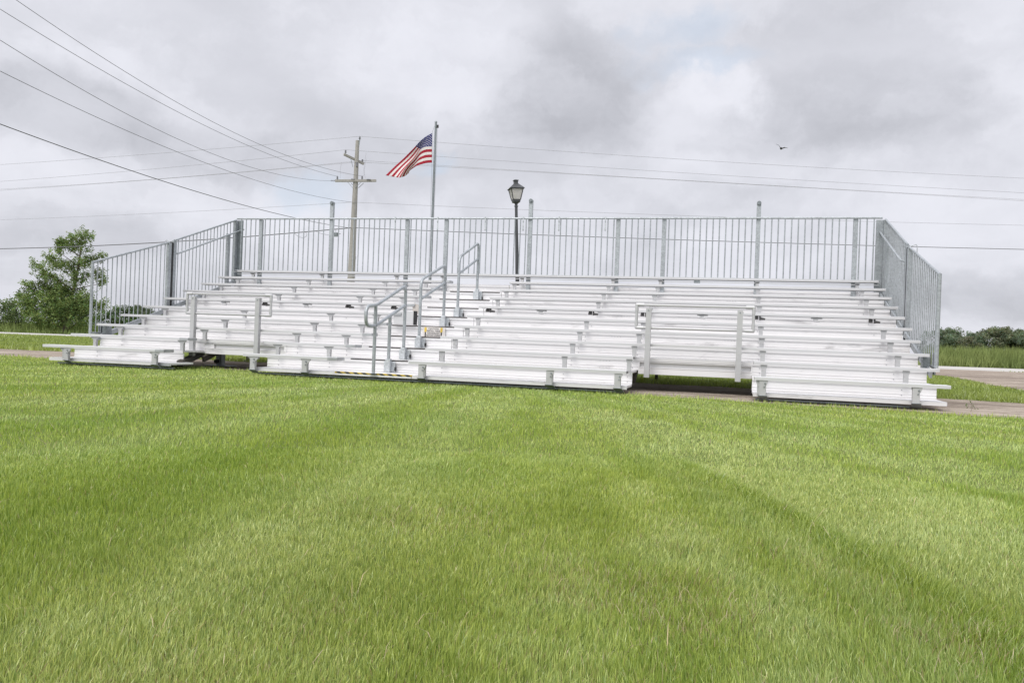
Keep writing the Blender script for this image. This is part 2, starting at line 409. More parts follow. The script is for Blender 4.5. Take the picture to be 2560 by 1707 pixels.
def lawn_style(x, y, r):
    """tone, straw share and lean of the turf: mower tracks fan out from the stands"""
    a = (x - .35) / np.maximum(3.0 - y, .6)
    q = .5 + 1.1 * (fbm(a * 19 + 3 + .5 * (fbm(x * .5, y * .5, 36, 2) - .5), r * .20, 31, 3) - .5) + .35 * (fbm(x * 1.7, y * 1.1, 33, 3) - .5) + .55 * (fbm(x * 4, y * 2.5, 34, 2) - .5)
    tr = lambda c, s: np.exp(-((a - c) / s) ** 2)
    lush = .60 * sst(.46, .70, q) + .6 * tr(.365, .030) * sst(6, 3, r) + .42 * tr(.135, .022) + .35 * tr(.30, .024) * sst(1.5, 5, r) + .6 * tr(-.06, .045) + .5 * tr(-.40, .06)
    pale = .75 * sst(.52, .28, q) + .8 * tr(.43, .035) + .7 * tr(.215, .035) + .6 * tr(.045, .03) + .5 * tr(-.2, .05)
    straw = sst(.52, .75, fbm(x * 1.5 + 9, y * 1.5, 51, 3)) * sst(4.5, 2.0, r) + .25 * sst(.6, .8, fbm(x * .7, y * .7, 53, 3))
    # a rut of taller, darker grass curves away to the lower right
    rx = np.interp(y, [-10.2, -9.4, -8.9, -8.4, -7.6, -6.3, -3.4], [5.05, 4.98, 4.90, 4.70, 4.45, 3.93, 2.74])
    rut = np.exp(-((x - rx) / (.055 + .02 * fbm(y * 3, y * 0, 77))) ** 2) * sst(-5.5, -7.2, y)
    edge = np.exp(-((x - rx + .22) / .10) ** 2) * sst(-5.5, -7.2, y)
    lush = lush + 1.25 * rut; pale = pale * (1 - rut) + .5 * edge
    return np.clip(lush, 0, 1), np.clip(pale, 0, 1), np.clip(straw, 0, 1), rut

def make_lawn():
    parts = []
    for (n, r0, r1, pw, curved) in ((660000, .8, 5.0, 1.2, True), (520000, 5.0, 24.0, 1.75, False)):
        x, y, r = lawn_points(n, r0, r1, R(-72), R(40), pw)
        k = (y < edge_y(x) - .05 + .45 * rng.random(n) ** 4) & (r < 24)
        x, y, r = x[k], y[k], r[k]; n = len(x)
        lush, pale, straw, rut = lawn_style(x, y, r)
        hn = fbm(x * 2.2, y * 2.2, 61, 3)
        yel = fbm(x * .6 + 30, y * .6, 66, 3); tuft = sst(.55, .8, fbm(x * 6, y * 6, 63, 2))
        H = (.020 + .013 * hn + .008 * lush + .009 * tuft + .016 * rut + .022 * sst(-.30, .05, y - edge_y(x))) * rng.uniform(.65, 1.25, n)
        Wd = np.maximum(.0017, .00064 * r) * rng.uniform(.7, 1.4, n)
        if not curved: Wd *= 1.25; H *= 1.05
        ldir = 2 * math.pi * fbm(x * .9, y * .9, 71, 3) * 2 + rng.normal(0, 1.6, n)
        lean = np.clip(np.abs(.12 + .28 * rng.normal(0, 1, n)) + .10 * pale + .25 * rut, .02, .9)
        face = rng.uniform(0, math.pi, n)
        P = np.stack([x, y, np.full(n, -.003)], 1)
        g1 = np.array([.350, .445, .096]); g2 = np.array([.240, .340, .044]); g3 = np.array([.440, .525, .205]); st = np.array([.48, .39, .21])
        T = g1 + (g2 - g1) * lush[:, None] * .95 + (g3 - g1) * pale[:, None] * .75 + np.array([.05, .025, .005]) * (yel[:, None] - .5) * 2  # mower-stripe light and dark from blade lean put into the tint, plus hue variation
        T = T * (1 + .40 * np.clip(rng.normal(0, 1, n), -1.6, 2.2)[:, None] * np.array([.8, .6, .8]))
        T = T + rng.random(n)[:, None] ** 3 * np.array([.10, .10, .05])
        isst = rng.random(n) < (.030 + .17 * straw)
        T[isst] = st * rng.uniform(.6, 1.15, (isst.sum(), 1))
        lean[isst] = np.clip(lean[isst] + .25, 0, .97)
        lng = isst & (rng.random(n) < .018); H[lng] *= 2.2; lean[lng] = .95
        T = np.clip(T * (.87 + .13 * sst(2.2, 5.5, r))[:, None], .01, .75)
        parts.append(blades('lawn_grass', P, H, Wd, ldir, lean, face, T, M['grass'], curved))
    return parts
a, b = make_lawn()
def join_meshes(name, mes, mat):
    o = []
    for me in mes: o.append(bpy.data.objects.new(name, me))
    return o
ga = link('lawn_grass', a); tag(ga, kind='stuff'); tag(ga, 'mown green lawn with mower tracks and a few straw blades in front', 'grass')
gb = link('lawn_grass_back', b); tag(gb, kind='stuff'); gb.name = 'lawn_grass'; tag(gb, 'farther part of the mown lawn reaching up to the bleachers', 'grass')

def make_verge():
    n = 420000
    x, y, r = lawn_points(n, 15, 72, R(-64), R(32), 1.5)
    k = (y > far_y(x) - .15 * rng.random(n)) & (y < np.maximum(road_lo(x), 12) + .2 * rng.random(n)) & ~on_drive(x + .3 * rng.random(n) - .1, y)
    az = np.arctan2(x - CAM.x, y - CAM.y)
    k &= (az < R(-33)) | (az > R(6)) | (y < 16)
    x, y, r = x[k], y[k], r[k]; n = len(x)
    q = fbm(x * .35, y * .35, 83, 3)
    H = (.045 + .05 * q + .12 * sst(.6, 0, y - far_y(x)) * rng.random(n)) * rng.uniform(.6, 1.3, n)
    Wd = .0008 * r * rng.uniform(.7, 1.3, n)
    T = np.array([.255, .315, .070]) * (1 + .25 * rng.normal(0, 1, (n, 1))) + (q[:, None] - .5) * np.array([.14, .12, .05])
    return blades('verge_grass', np.stack([x, y, np.zeros(n)], 1), H, Wd, rng.uniform(0, 6.28, n), rng.uniform(.1, .8, n), rng.uniform(0, 3.14, n), np.clip(T, .02, .5), M['grass'], False)
o = link('verge_grass', make_verge()); tag(o, 'short green grass between the dirt lane and the pale road', 'grass', kind='stuff')

def make_tall():
    out = []
    for a0, a1, n in ((R(-60), R(-30), 60000), (R(12), R(30), 150000)):
        r = np.sqrt(rng.uniform(42 ** 2, 105 ** 2, n)); az = rng.uniform(a0, a1, n)
        x = CAM.x + r * np.sin(az); y = CAM.y + r * np.cos(az)
        d = y - road_hi(x)
        k = (d > .3 * rng.random(n)) & (d < 16)
        if a0 > 0: k &= (rng.random(n) < 1.2)
        out.append((x[k], y[k], d[k], r[k]))
    x, y, d, r = [np.concatenate([o[i] for o in out]) for i in range(4)]; n = len(x)
    right = x > 0
    q = fbm(x * .25, y * .25, 91, 3)
    H = np.where(right, .80 + .85 * sst(0, 3.0, d), .30 + .55 * sst(0, 4, d)) * (.55 + .5 * q + .4 * fbm(x * 1.3, y * 1.3, 93, 2)) * rng.uniform(.65, 1.2, n)
    Wd = .0008 * r * rng.uniform(.6, 1.4, n)
    T = np.array([.195, .245, .095]) + (q[:, None] - .5) * np.array([.20, .18, .08])
    T = T * (1 + .25 * rng.normal(0, 1, (n, 1))); T[~right] *= 1.02
    return blades('tall_grass', np.stack([x, y, np.zeros(n)], 1), H, Wd, rng.uniform(0, 6.28, n), rng.uniform(.05, .6, n), rng.uniform(0, 3.14, n), np.clip(T, .02, .5), M['tall'], False)
o = link('tall_grass', make_tall()); tag(o, 'tall unmown green growth along the far side of the pale road', 'tall grass', kind='stuff')

# ------------------------------------------------------------------ trees
def leaf_mesh(name, lobes, per, size, base, seed, clump=.35, depth=.85, sat=0, org=None):
    rg = np.random.default_rng(seed); V = []; T = []
    extra = []
    for (cx, cy, cz, rx, rz) in lobes:                 # twigs that stick out of each spray
        for _ in range(sat):
            an = rg.uniform(0, 6.283); el = rg.uniform(-.3, 1.2)
            extra.append((cx + rx * math.cos(an) * math.cos(el), cy + rx * math.sin(an) * math.cos(el), cz + rz * math.sin(el) * 1.05, rx * rg.uniform(.16, .34), rz * rg.uniform(.25, .5)))
    lobes = list(lobes) + extra
    for (cx, cy, cz, rx, rz) in lobes:
        n = max(12, int(per * rx * rz * (1.45 if (org is not None and cz < 2.4) else 1)))
        if org is None:
            # a lobe is a spray of twigs: leaves gather round random twig points
            nt = max(4, n // 14)
            dv = rg.normal(0, 1, (nt, 3)); dv /= np.linalg.norm(dv, axis=1)[:, None]
            tw = dv * (rg.random(nt) ** .45)[:, None] * np.array([rx, rx * depth, rz])
            own = rg.integers(0, nt, n)
            p = tw[own] + rg.normal(0, 1, (n, 3)) * clump * np.array([rx, rx, rz]) * .45 + np.array([cx, cy, cz])
        else:
            # leaves sit along twigs that fan outwards and upwards from the limb
            nt = max(5, n // 26); own = rg.integers(0, nt, n)
            d = np.array([cx - org[0], cy - org[1], max(cz - org[2], .2) * .5]); d /= np.linalg.norm(d)
            st = rg.normal(0, .42, (nt, 3)) * np.array([rx, rx, rz])
            dv = d * .75 + np.array([0, 0, .55]) + rg.normal(0, .55, (nt, 3)); dv /= np.linalg.norm(dv, axis=1)[:, None]
            q = rg.random(n)
            ln_ = rg.uniform(.5, 1.15, nt) * max(rx, rz)
            p = st[own] + dv[own] * (q * ln_[own])[:, None] + rg.normal(0, .085, (n, 3)) * (1.15 - .6 * q)[:, None] + np.array([cx, cy, cz]) - d * rx * .25
        s = size * rg.uniform(.6, 1.4, n)
        a = rg.normal(0, 1, (n, 3)); a[:, 2] = a[:, 2] * .6 - .25; a /= np.linalg.norm(a, axis=1)[:, None]
        b = np.cross(a, rg.normal(0, 1, (n, 3))); b /= np.linalg.norm(b, axis=1)[:, None]
        c = np.cross(a, b)
        q = np.stack([p, p + a * (s * .5)[:, None] + b * (s * .26)[:, None] + c * (s * .06)[:, None], p + a * s[:, None], p + a * (s * .5)[:, None] - b * (s * .26)[:, None] + c * (s * .06)[:, None]], 1)
        V.append(q.reshape(-1, 3))
        tone = (1 + .22 * rg.normal()) * (1 + .13 * rg.normal(0, 1, nt))[own] * (1 + .13 * rg.normal(0, 1, n))
        tt = np.array(base)[None] * tone[:, None]; tt[:, 0] *= (1 + .12 * rg.normal(0, 1, n))
        T.append(np.clip(tt, .008, .4))
    V = np.concatenate(V); T = np.concatenate(T); n = len(T)
    me = bpy.data.meshes.new(name); me.vertices.add(len(V)); me.vertices.foreach_set('co', V.astype(np.float32).reshape(-1))
    me.loops.add(n * 4); me.loops.foreach_set('vertex_index', np.arange(n * 4, dtype=np.int32))
    me.polygons.add(n); me.polygons.foreach_set('loop_start', (np.arange(n) * 4).astype(np.int32)); me.update(calc_edges=True)
    at = me.attributes.new('tint', 'FLOAT_COLOR', 'POINT')
    cl = np.ones((n, 4, 4), np.float32); cl[:, :, :3] = T[:, None]; at.data.foreach_set('color', cl.reshape(-1))
    me.materials.append(M['leaf']); return me

def tree(name, label, cat, base, lobes, per, size, col, seed, rad, stem=None, group=None, clump=.35, sat=0, org=None):
    """lobes are world positions; trunk climbs through the stem points and sends a limb to every lobe"""
    rd = random.Random(seed); o = empty(name, base, label, cat, group); b = Vector(base)
    loc = [(l[0] - b.x, l[1] - b.y, l[2] - b.z, l[3], l[4]) for l in lobes]
    top = max(loc, key=lambda l: l[2])
    st = [Vector((0, 0, -.05))] + ([Vector(s) - b for s in stem] if stem else [Vector((top[0] * .5, top[1] * .5, top[2] * .5))]) + [Vector(top[:3])]
    mb = MB(); n = len(st)
    mb.tube(st, [rad * (1 - .85 * i / (n - 1)) for i in range(n)], 7)
    for l in loc:
        c = Vector(l[:3])
        cand = [st[i].lerp(st[i + 1], f) for i in range(n - 1) for f in (.2, .5, .8)]
        low = [q for q in cand if q.z < c.z - .15] or [cand[0]]
        q = min(low, key=lambda q: (q - c).length + .3 * q.z)
        mid = q.lerp(c, .5) + Vector((rd.uniform(-.1, .1), rd.uniform(-.1, .1), .12)) * l[3]
        r0 = rad * .38 * (1 - .5 * q.z / max(st[-1].z, .1))
        mb.tube([q, mid, c], [r0, r0 * .6, r0 * .2], 5)
        for _ in range(4):
            e = c + Vector((rd.uniform(-1, 1) * l[3] * .8, rd.uniform(-1, 1) * l[3] * .8, rd.uniform(-.4, 1) * l[4] * .8))
            mb.tube([mid.lerp(c, .6), e], [r0 * .3, r0 * .08], 4)
    mb.build('trunk', M['bark'], o)
    link('crown', leaf_mesh('crown', loc, per, size, col, seed, clump, sat=sat, org=org), o); return o

LT = [(-41.47, 38.38, 7.15, .62, .55), (-43.06, 37.96, 6.5, .40, .5), (-42.3, 38.16, 7.0, .3, .4), (-42.73, 38.05, 6.33, .7, .45), (-41.83, 38.29, 6.37, .85, .5), (-43.23, 37.91, 5.98, .4, .33), (-43.72, 37.78, 5.36, .5, .4), (-43.32, 37.89, 4.91, .7, .4), (-44.61, 37.55, 4.86, .5, .38), (-44.07, 37.69, 4.34, .7, .4), (-40.06, 38.75, 5.73, .5, .18), (-40.76, 38.57, 5.47, .6, .3), (-41.39, 38.4, 5.11, .7, .5), (-42.28, 38.16, 4.81, .7, .5), (-43.28, 37.9, 3.91, .9, .5), (-41.61, 38.34, 4.04, .75, .5), (-40.2, 38.72, 4.36, .5, .45), (-39.92, 38.79, 3.77, .4, .33), (-45.2, 37.39, 3.3, .5, .4), (-44.42, 37.6, 3.19, .8, .47), (-43.51, 37.84, 3.16, 1.0, .5), (-42.29, 38.16, 3.21, .9, .45), (-41.3, 38.43, 2.58, .8, .65), (-45.15, 37.4, 2.1, .93, .6), (-43.86, 37.75, 2.15, 1.33, .8), (-42.58, 38.09, 2.2, 1.33, .85), (-41.53, 38.36, 1.91, 1.0, .8), (-44.93, 37.46, 1.37, .87, .47), (-43.45, 37.86, 1.3, 1.33, .6), (-42.16, 38.2, 1.35, 1.07, .53), (-40.95, 38.52, 1.73, .67, .7), (-39.99, 38.77, 2.17, .47, .4), (-44.3, 37.9, .75, 1.1, .4), (-42.8, 38.3, .7, 1.2, .4), (-41.4, 38.5, .8, .9, .45)]
tree('ash_tree', 'leaning leafy green tree with gaps in its crown, left of the bleachers beyond the road', 'tree', (-42.55, 38.2, 0), [(l[0], l[1], l[2], l[3] * .98, l[4] * 1.0) for l in LT], 2500, .125, (.185, .25, .095), 3, .17,
     [(-42.4, 38.2, 1.6), (-41.9, 38.3, 3.6), (-41.65, 38.35, 5.3)], sat=1, org=(.75, .1, 2.2))
tree('shrub', 'low green shrub at the left edge of the photo beside the leafy tree', 'shrub', (-47.9, 38.75, 0),
     [(-47.36, 38.89, 2.74, .4, .33), (-48.0, 38.72, 2.1, .6, .3), (-48.52, 38.58, 1.73, .5, .4), (-49.19, 38.4, 1.84, .5, .45), (-47.78, 38.78, 1.42, .8, .4), (-48.6, 38.6, .9, 1.1, .5), (-47.2, 38.9, .9, .9, .5), (-50.2, 38.2, 1.3, .8, .6)], 1900, .13, (.16, .215, .10), 5, .06, org=(.3, 0, -.5))
tree('bush', 'rounded dark green bush seen through the left side railing', 'bush', (-45.5, 47.7, 0),
     [(-46.03, 47.52, 2.11, .55, .45), (-45.25, 47.72, 2.04, .65, .5), (-44.6, 47.85, 1.66, .5, .45), (-46.49, 47.4, 1.59, .5, .5), (-45.62, 47.63, 1.43, .9, .5), (-44.9, 47.8, 1.0, .8, .5), (-46.2, 47.5, .9, .8, .5), (-47.3, 47.2, 1.5, .6, .6), (-48.0, 47.0, 1.0, .8, .6)], 1700, .15, (.12, .185, .075), 6, .07)
def far_tree(i, x, y, h, wd, group, label, name, col, size=.55):
    rd = random.Random(100 + i); lobes = []
    for k in range(17):
        a = rd.uniform(0, 6.28); q = rd.uniform(.1, 1) ** .6; zz = rd.uniform(.14, .86)
        prof = math.sin(math.pi * min(1, (zz - .12) / .92)) ** .6
        lobes.append((x + math.cos(a) * q * wd * prof, y + math.sin(a) * q * wd * prof, zz * h, wd * rd.uniform(.30, .48), h * rd.uniform(.10, .17)))
    for k in range(5): lobes.append((x + (k - 2) * wd * .42, y + rd.uniform(-.3, .3) * wd, h * .12, wd * .4, h * .13))
    lobes.append((x + rd.uniform(-.1, .1) * wd, y, h * .86, wd * .35, h * .13))
    return tree(name, label, 'tree', (x, y, 0), lobes, 560 if h > 4 else 900, size * .42, col, 200 + i, .035 * h, group=group, clump=.36, sat=2)
RTL = ['dark green field tree close beside the right side railing', 'round dark tree second from the right side railing', 'low shrubby tree in the dip of the right tree line',
       'lower tree right of the dip in the tree line', 'broad tree left of the tallest of the right tree line', 'tallest broad tree of the right tree line', 'full tree right of the tallest tree in the line',
       'rounded tree near the right edge of the photo', 'last tree at the right edge of the photo']
RT = [(40.6, 153.2, 6.1, 3.2), (43.0, 154.0, 6.3, 2.3), (44.9, 150.5, 4.9, 2.0), (46.6, 154.6, 5.4, 2.4), (48.6, 155.4, 6.1, 2.4), (50.9, 156.0, 6.9, 2.7), (53.2, 156.6, 6.3, 2.2), (55.2, 157.1, 6.5, 2.3), (57.4, 157.6, 6.3, 2.4)]
for i, (x, y, h, wd) in enumerate(RT):
    far_tree(i, x, y, h, wd, 'trees beyond the field on the right', RTL[i], 'field_tree', (.165 + .015 * (i % 3), .205 + .016 * (i % 2), .150), .62)
for i, (x, y, h, wd, lb) in enumerate(((-106.5, 124.6, 5.0, 2.4, 'small distant tree just right of the bush seen through the left side railing'), (-104.6, 125.1, 4.4, 1.8, 'middle of three small distant trees seen through the left side railing'),
                                    (-102.2, 125.6, 4.3, 2.2, 'rightmost of three small distant trees seen through the left side railing'))):
    far_tree(20 + i, x, y, h, wd, 'distant trees behind the left railing', lb, 'distant_tree', (.15, .19, .125), .6)
for i, (x, y, h, wd, lb) in enumerate(((-75, 55, 3.0, 2.2, 'distant dark bush at the left edge of the photo'), (-71.5, 57, 2.6, 1.9, 'distant dark bush right of the one at the left edge'))):
    far_tree(30 + i, x, y, h, wd, 'bushes at the left edge', lb, 'distant_bush', (.15, .19, .11), .4)

# weed on the dirt lane
o = empty('weed', (7.35, .35, 0), 'small thin green weed growing in the dirt lane right of the bleachers', 'weed')
mb = MB(); mb.tube([(0, 0, 0), (.02, 0, .07), (.0, .01, .14)], [.002, .0015, .001], 5); mb.build('stem', M['bark'], o)
link('leaves', leaf_mesh('leaves', [(0, 0, .12, .04, .05), (.04, 0, .06, .05, .03), (-.04, 0, .08, .05, .03)], 5000, .025, (.10, .15, .05), 9), o)

# ------------------------------------------------------------------ bleachers
RUN, RISE, HL = .61, .1977, 7.027
BL = empty('bleacher', (0, 0, .34), 'ten row aluminium bleacher with galvanised railings, standing at the edge of the lawn', 'bleacher')
def zs(k): return (k - 1) * RISE            # seat top of row k
def ys_(k): return (k - 1) * RUN            # seat front of row k
def zt(k): return (k - 2) * RISE - .022     # tread top
def yt(k): return (k - 1) * RUN + .12
def seat_prof(y, z):
    return [(y + .004, z), (y + .07, z), (y + .073, z - .004), (y + .08, z - .004), (y + .083, z), (y + .165, z), (y + .168, z - .004), (y + .175, z - .004), (y + .178, z), (y + .246, z), (y + .25, z - .004), (y + .25, z - .043), (y + .242, z - .043), (y + .242, z - .012), (y + .007, z - .012), (y + .007, z - .043), (y, z - .043), (y, z - .004)]
def tread_prof(y, z, d):
    return [(y + .005, z), (y + d * .5 - .006, z), (y + d * .5 - .003, z - .005), (y + d * .5 + .003, z - .005), (y + d * .5 + .006, z), (y + d, z), (y + d, z - .03), (y + .02, z - .03), (y + .02, z - .05), (y, z - .05), (y, z - .005)]
def riser_prof(y, z1, z0):                  # ribbed closure panel, front at y
    h = z1 - z0
    f = lambda q: z0 + h * q
    return [(y, f(1)), (y, f(.88)), (y + .006, f(.865)), (y + .006, f(.62)), (y + .006, f(.43)), (y - .001, f(.39)), (y - .001, f(.33)), (y + .006, f(.29)), (y + .006, f(.18)), (y - .003, f(.14)), (y - .003, f(0)), (y + .03, f(0)), (y + .03, f(1))]
A0 = lambda k: -1.52 + (.012 * (k - 4) if k > 4 else 0)     # aisle: left seats end, right seats begin
A1 = lambda k: -.37 + .024 * k
def seat_spans(k):
    if k <= 2: return [(-HL, -4.62), (-3.155, A0(k)), (A1(k), 2.91 if k == 1 else 2.93), (4.63, HL)]
    if k == 10: return [(-6.93, HL - .03)]
    return [(-HL, A0(k)), (A1(k), HL)]
for k in range(1, 11):
    for i, (x0, x1) in enumerate(seat_spans(k)):
        mb = MB(); cut = (x1 - .165) if (abs(x1 - A0(k)) < .02 or abs(x1 + 4.62) < .01) else x1
        mb.ext_x(seat_prof(ys_(k), zs(k)), x0, cut); mb.box(x0 + .002, cut - .002, ys_(k) + .008, ys_(k) + .241, zs(k) - .0425, zs(k) - .014, 1)  # second box: dark sheet painting in the shadow line beneath the seat
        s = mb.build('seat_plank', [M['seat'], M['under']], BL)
        if cut < x1:
            mb = MB(); mb.box(cut, x1, ys_(k) - .003, ys_(k) + .253, zs(k) - .046, zs(k) + .002, 0, .004); mb.build('end_cap', M['cap'], s)
# treads, with gaps for wheelchairs in rows 1 and 2
for k in range(1, 11):
    if k == 1: sp = [(-HL + .03, -4.58), (-3.05, A1(1) + .0), (A1(1) + .01, 2.91), (4.62, HL - .01)]
    elif k == 2: sp = [(-HL - .03, -4.80), (-3.19, -.355), (-.345, 2.91), (4.62, HL)]
    else: sp = [(-HL - .03, -.355), (-.345, HL)]
    for x0, x1 in sp:
        mb = MB(); mb.ext_x(tread_prof(yt(k), zt(k), RUN - .005), x0, x1); mb.build('foot_plank', M['riser'], BL)
STR = [-6.54, -4.76, -2.93, -2.0, -.05, 1.90, 2.87, 4.77, 6.62]
SPL = [2.42, 4.30, -4.10]
for k in range(2, 11):
    if k == 2: sp = [(-HL - .03, -4.80), (-3.17, -.355), (-.345, 2.91), (4.62, HL)]
    elif k == 3: sp = [(-HL - .03, -4.625), (-3.18, -.355), (-.345, 2.93), (4.63, HL)]
    else: sp = [(-HL - .03, -.355), (-.345, HL)]
    y = yt(k) + .014; z1 = zt(k) - .05; z0 = zt(k - 1) + .001
    for x0, x1 in sp:
        mb = MB(); mb.ext_x(riser_prof(y, z1, z0), x0, x1)
        for q in STR:
            if x0 < q < x1:
                for dz in (.045, .14): mb.tube([(q - .03, y + .01, z0 + dz * .78), (q - .03, y - .006, z0 + dz * .78)], .0075, 6, 1)
        for q in SPL:
            if x0 < q - .2 and q + .2 < x1 and k % 2 == 1:
                for j in range(4):
                    for dz in (.02, .125): mb.tube([(q - .09 + j * .05, y + .012, z0 + dz), (q - .09 + j * .05, y - .005, z0 + dz)], .0055, 6, 1)
        mb.build('riser_panel', [M['riser'], M['cap']], BL)
# recessed closure panels in the two wheelchair bays
for x0, x1, xb0, xb1 in ((-4.99, -3.17, -5.22 + .4, -3.48 + .26), (2.93, 4.63, 2.95, 4.615)):
    y = yt(3) + .014; mb = MB()
    zb = -.078; z1 = zt(3) - .05
    mb.box(x0, x1, y, y + .03, .112, z1)                       # upper sheet
    mb.box(x0, x1, y - .004, y + .03, zb, .022, 0, .003)       # lower plank
    mb.box(x0, x1, y + .045, y + .055, .0, .13)                # channel floor
    mb.box(x0, xb0, y - .006, y + .045, .022, .112); mb.box(xb1, x1, y - .006, y + .045, .022, .112)
    mb.box(x0, x1, y - .010, y + .03, .104, .116, 0, .002); mb.box(x0, x1, y - .010, y + .03, .016, .028, 0, .002)
    mb.box(x0, x1, y - .006, y + .03, .138, .145, 0); 
    mb.build('bay_panel', M['riser'], BL)
# dark tread noses in the aisle, warning stripe on the lowest
for k in range(2, 10):
    mb = MB(); x0 = A0(k) - (.12 if k < 5 else .0); x1 = A1(k - 1) - (.28 if k < 4 else .25) + (.03 * (k - 2) if k < 9 else .2)
    x1 = min(A1(k - 1) - .005, {2: -.65, 3: -.60, 4: -.56, 5: -.52, 6: -.48, 7: -.455, 8: -.415, 9: -.38}[k])
    mb.box({2: -1.643, 3: -1.613, 4: -1.53, 5: -1.75, 6: -1.54, 7: -1.512, 8: -1.485, 9: -1.473}[k], x1, yt(k) - .006, yt(k) + .05, zt(k) - .017, zt(k) + .004, 0, .002)
    mb.build('step_nosing', M['nosing'], BL)
mb = MB(); x0, x1 = -1.61, -.33; n = 9; y0 = yt(1) - .005; zz0, zz1 = zt(1) - .020, zt(1) + .004
mb.box(x0, x1, y0, y0 + .05, zz0, zz1, 0)
st = (x1 - x0) / n
for i in range(n):
    a = x0 + (i + .08) * st
    mb.ext_y([(a, zz1 + .001), (a + .05, zz0 - .001), (a + .05 + st * .5, zz0 - .001), (a + st * .5, zz1 + .001)] if a + .05 + st * .5 < x1 else [(a, zz1 + .001), (a + .03, zz0 - .001), (x1, zz0 - .001), (x1, zz1 + .001)], y0 - .002, y0 + .01, 1)
mb.build('warning_stripe', [M['yellow'], M['black']], BL)
# seat brackets
def bracket_mesh(wing):
    mb = MB(); d = .205
    # wide head under the seat, narrow stem down to the tread
    if wing: mb.ext_y([(-.085, 0), (.085, 0), (.085, -.014), (.03, -.062), (.03, -d), (-.03, -d), (-.03, -.062), (-.085, -.014)], .0, .012)
    else: mb.ext_y([(-.045, 0), (.045, 0), (.045, -.03), (.032, -.07), (.032, -d), (-.032, -d), (-.032, -.07), (-.045, -.03)], .0, .012)
    mb.box(-.03, -.02, .012, .05, -d, -.002); mb.box(.02, .03, .012, .05, -d, -.002)
    for xx in (-.013, .013): mb.tube([(xx * 1.6, .004, -.10 - xx), (xx * 1.6, -.006, -.10 - xx)], .008, 6)
    return mb
br_w = bracket_mesh(True).mesh('seat_bracket', M['bracket']); br_n = bracket_mesh(False).mesh('seat_bracket', M['bracket'])
for k in range(1, 11):
    if k == 6: continue
    for q in STR:
        if not any(a - .02 < q < b + .02 for a, b in seat_spans(k)): continue
        dz = (zs(k) - .044) - zt(k)
        if k == 10 and q in (-2.0,): q = -1.83
        qq = q - (.07 if k == 1 and q < 5 else 0)
        o = link('seat_bracket', br_w if q < -1 else br_n, BL, (qq, ys_(k) + .03, zs(k) - .044))
        o.scale = (1, 1, dz / .205 if k != 1 else .9)
# hinges of the folding sixth row
mb = MB(); mb.box(-.085, -.03, .03, .09, -.065, -.003, 0, .006); mb.box(-.012, .012, .02, .05, -.075, -.003); mb.tube([(.01, .03, -.05), (.085, .03, -.055)], [.022, .014], 8); mb.tube([(-.09, .03, -.045), (-.06, .03, -.045)], .022, 8)
hm = mb.mesh('hinge', M['hinge'])
mb = MB(); mb.box(-.09, .09, .03, .08, -.03, -.003); mb.box(-.05, .02, .02, .06, -.075, -.01, 0, .006); mb.tube([(-.05, .02, -.06), (.05, .02, -.07)], .016, 8)
hm2 = mb.mesh('hinge', M['bracket'])
for x in (-4.67, -2.85, -1.9, -.01, 1.91, 2.84, 4.77, 6.58): link('hinge', hm, BL, (x, ys_(6) + .02, zs(6) - .043))
for x in (-5.62, -3.78, .954, 3.815, 5.68): link('hinge', hm2, BL, (x, ys_(6) + .02, zs(6) - .043))
mb = MB(); mb.box(-.06, .06, 0, .04, -.05, 0, 0, .004)
link('latch_block', mb.mesh('latch_block', M['galv_dark']), BL, (3.60, 5.50, 1.72))
# front legs with bent skid plates
for x in (-6.55, -4.81, -2.99, -2.08, -.146, 1.81, 2.79, 4.74, 6.63):
    mb = MB()
    wing = .075 if x < -1 else .05
    mb.ext_y([(-.045, -.045), (wing + .02, -.045), (wing + .015, -.075), (.035, -.13), (.045, -.255), (-.045, -.255), (-.045, -.13)], .012, .024)
    mb.box(-.045, -.033, .024, .06, -.255, -.05); mb.box(.033, .045, .024, .06, -.255, -.05)
    mb.tube([(.03, .01, -.085), (.03, -.002, -.085)], .013, 6, 1); mb.tube([(.02, .012, -.13), (.02, 0, -.13)], .009, 6, 1)
    lg = mb.build('front_leg', [M['bracket'], M['galv_dark']], BL); lg.location = (x, 0, 0)
    mb = MB(); mb.add([(-.06, .0, -.25), (.06, .0, -.25), (.085, .09, -.305), (-.03, .09, -.305), (-.06, .006, -.245), (.06, .006, -.245), (.085, .098, -.298), (-.03, .098, -.298)], [(0, 1, 2, 3), (7, 6, 5, 4), (0, 4, 5, 1), (1, 5, 6, 2), (2, 6, 7, 3), (3, 7, 4, 0)])
    mb.build('skid_plate', M['galv_dark'], lg)
# understructure
for x0, x1 in ((-6.9, -4.6), (-3.0, 2.85), (4.66, 6.6)):
    mb = MB(); mb.box(x0, x1, .20, .26, -.318, -.296); mb.build('sill_beam', M['galv_dark'], BL)
for x in STR:
    mb = MB(); mb.bar((x, 1.25, -.175), (x, 5.60, 1.235), .05, .10); mb.build('stringer', M['frame'], BL)
    for yy in ((5.45,) if x in (2.87, -4.76) else (2.9, 5.45)):
        mb = MB(); mb.box(x - .03, x + .03, yy - .03, yy + .03, -.33, (yy - .73) * .324 - .30); mb.box(x - .12, x + .12, yy - .12, yy + .12, -.335, -.32); mb.build('support_post', M['frame'], BL)
mb = MB(); mb.box(-6.7, 6.7, 2.96, 3.06, -.06, .06); mb.build('cross_beam', M['frame'], BL)
mb = MB(); mb.box(-6.7, 6.7, 5.40, 5.50, .3, .4); mb.build('cross_beam', M['frame'], BL)
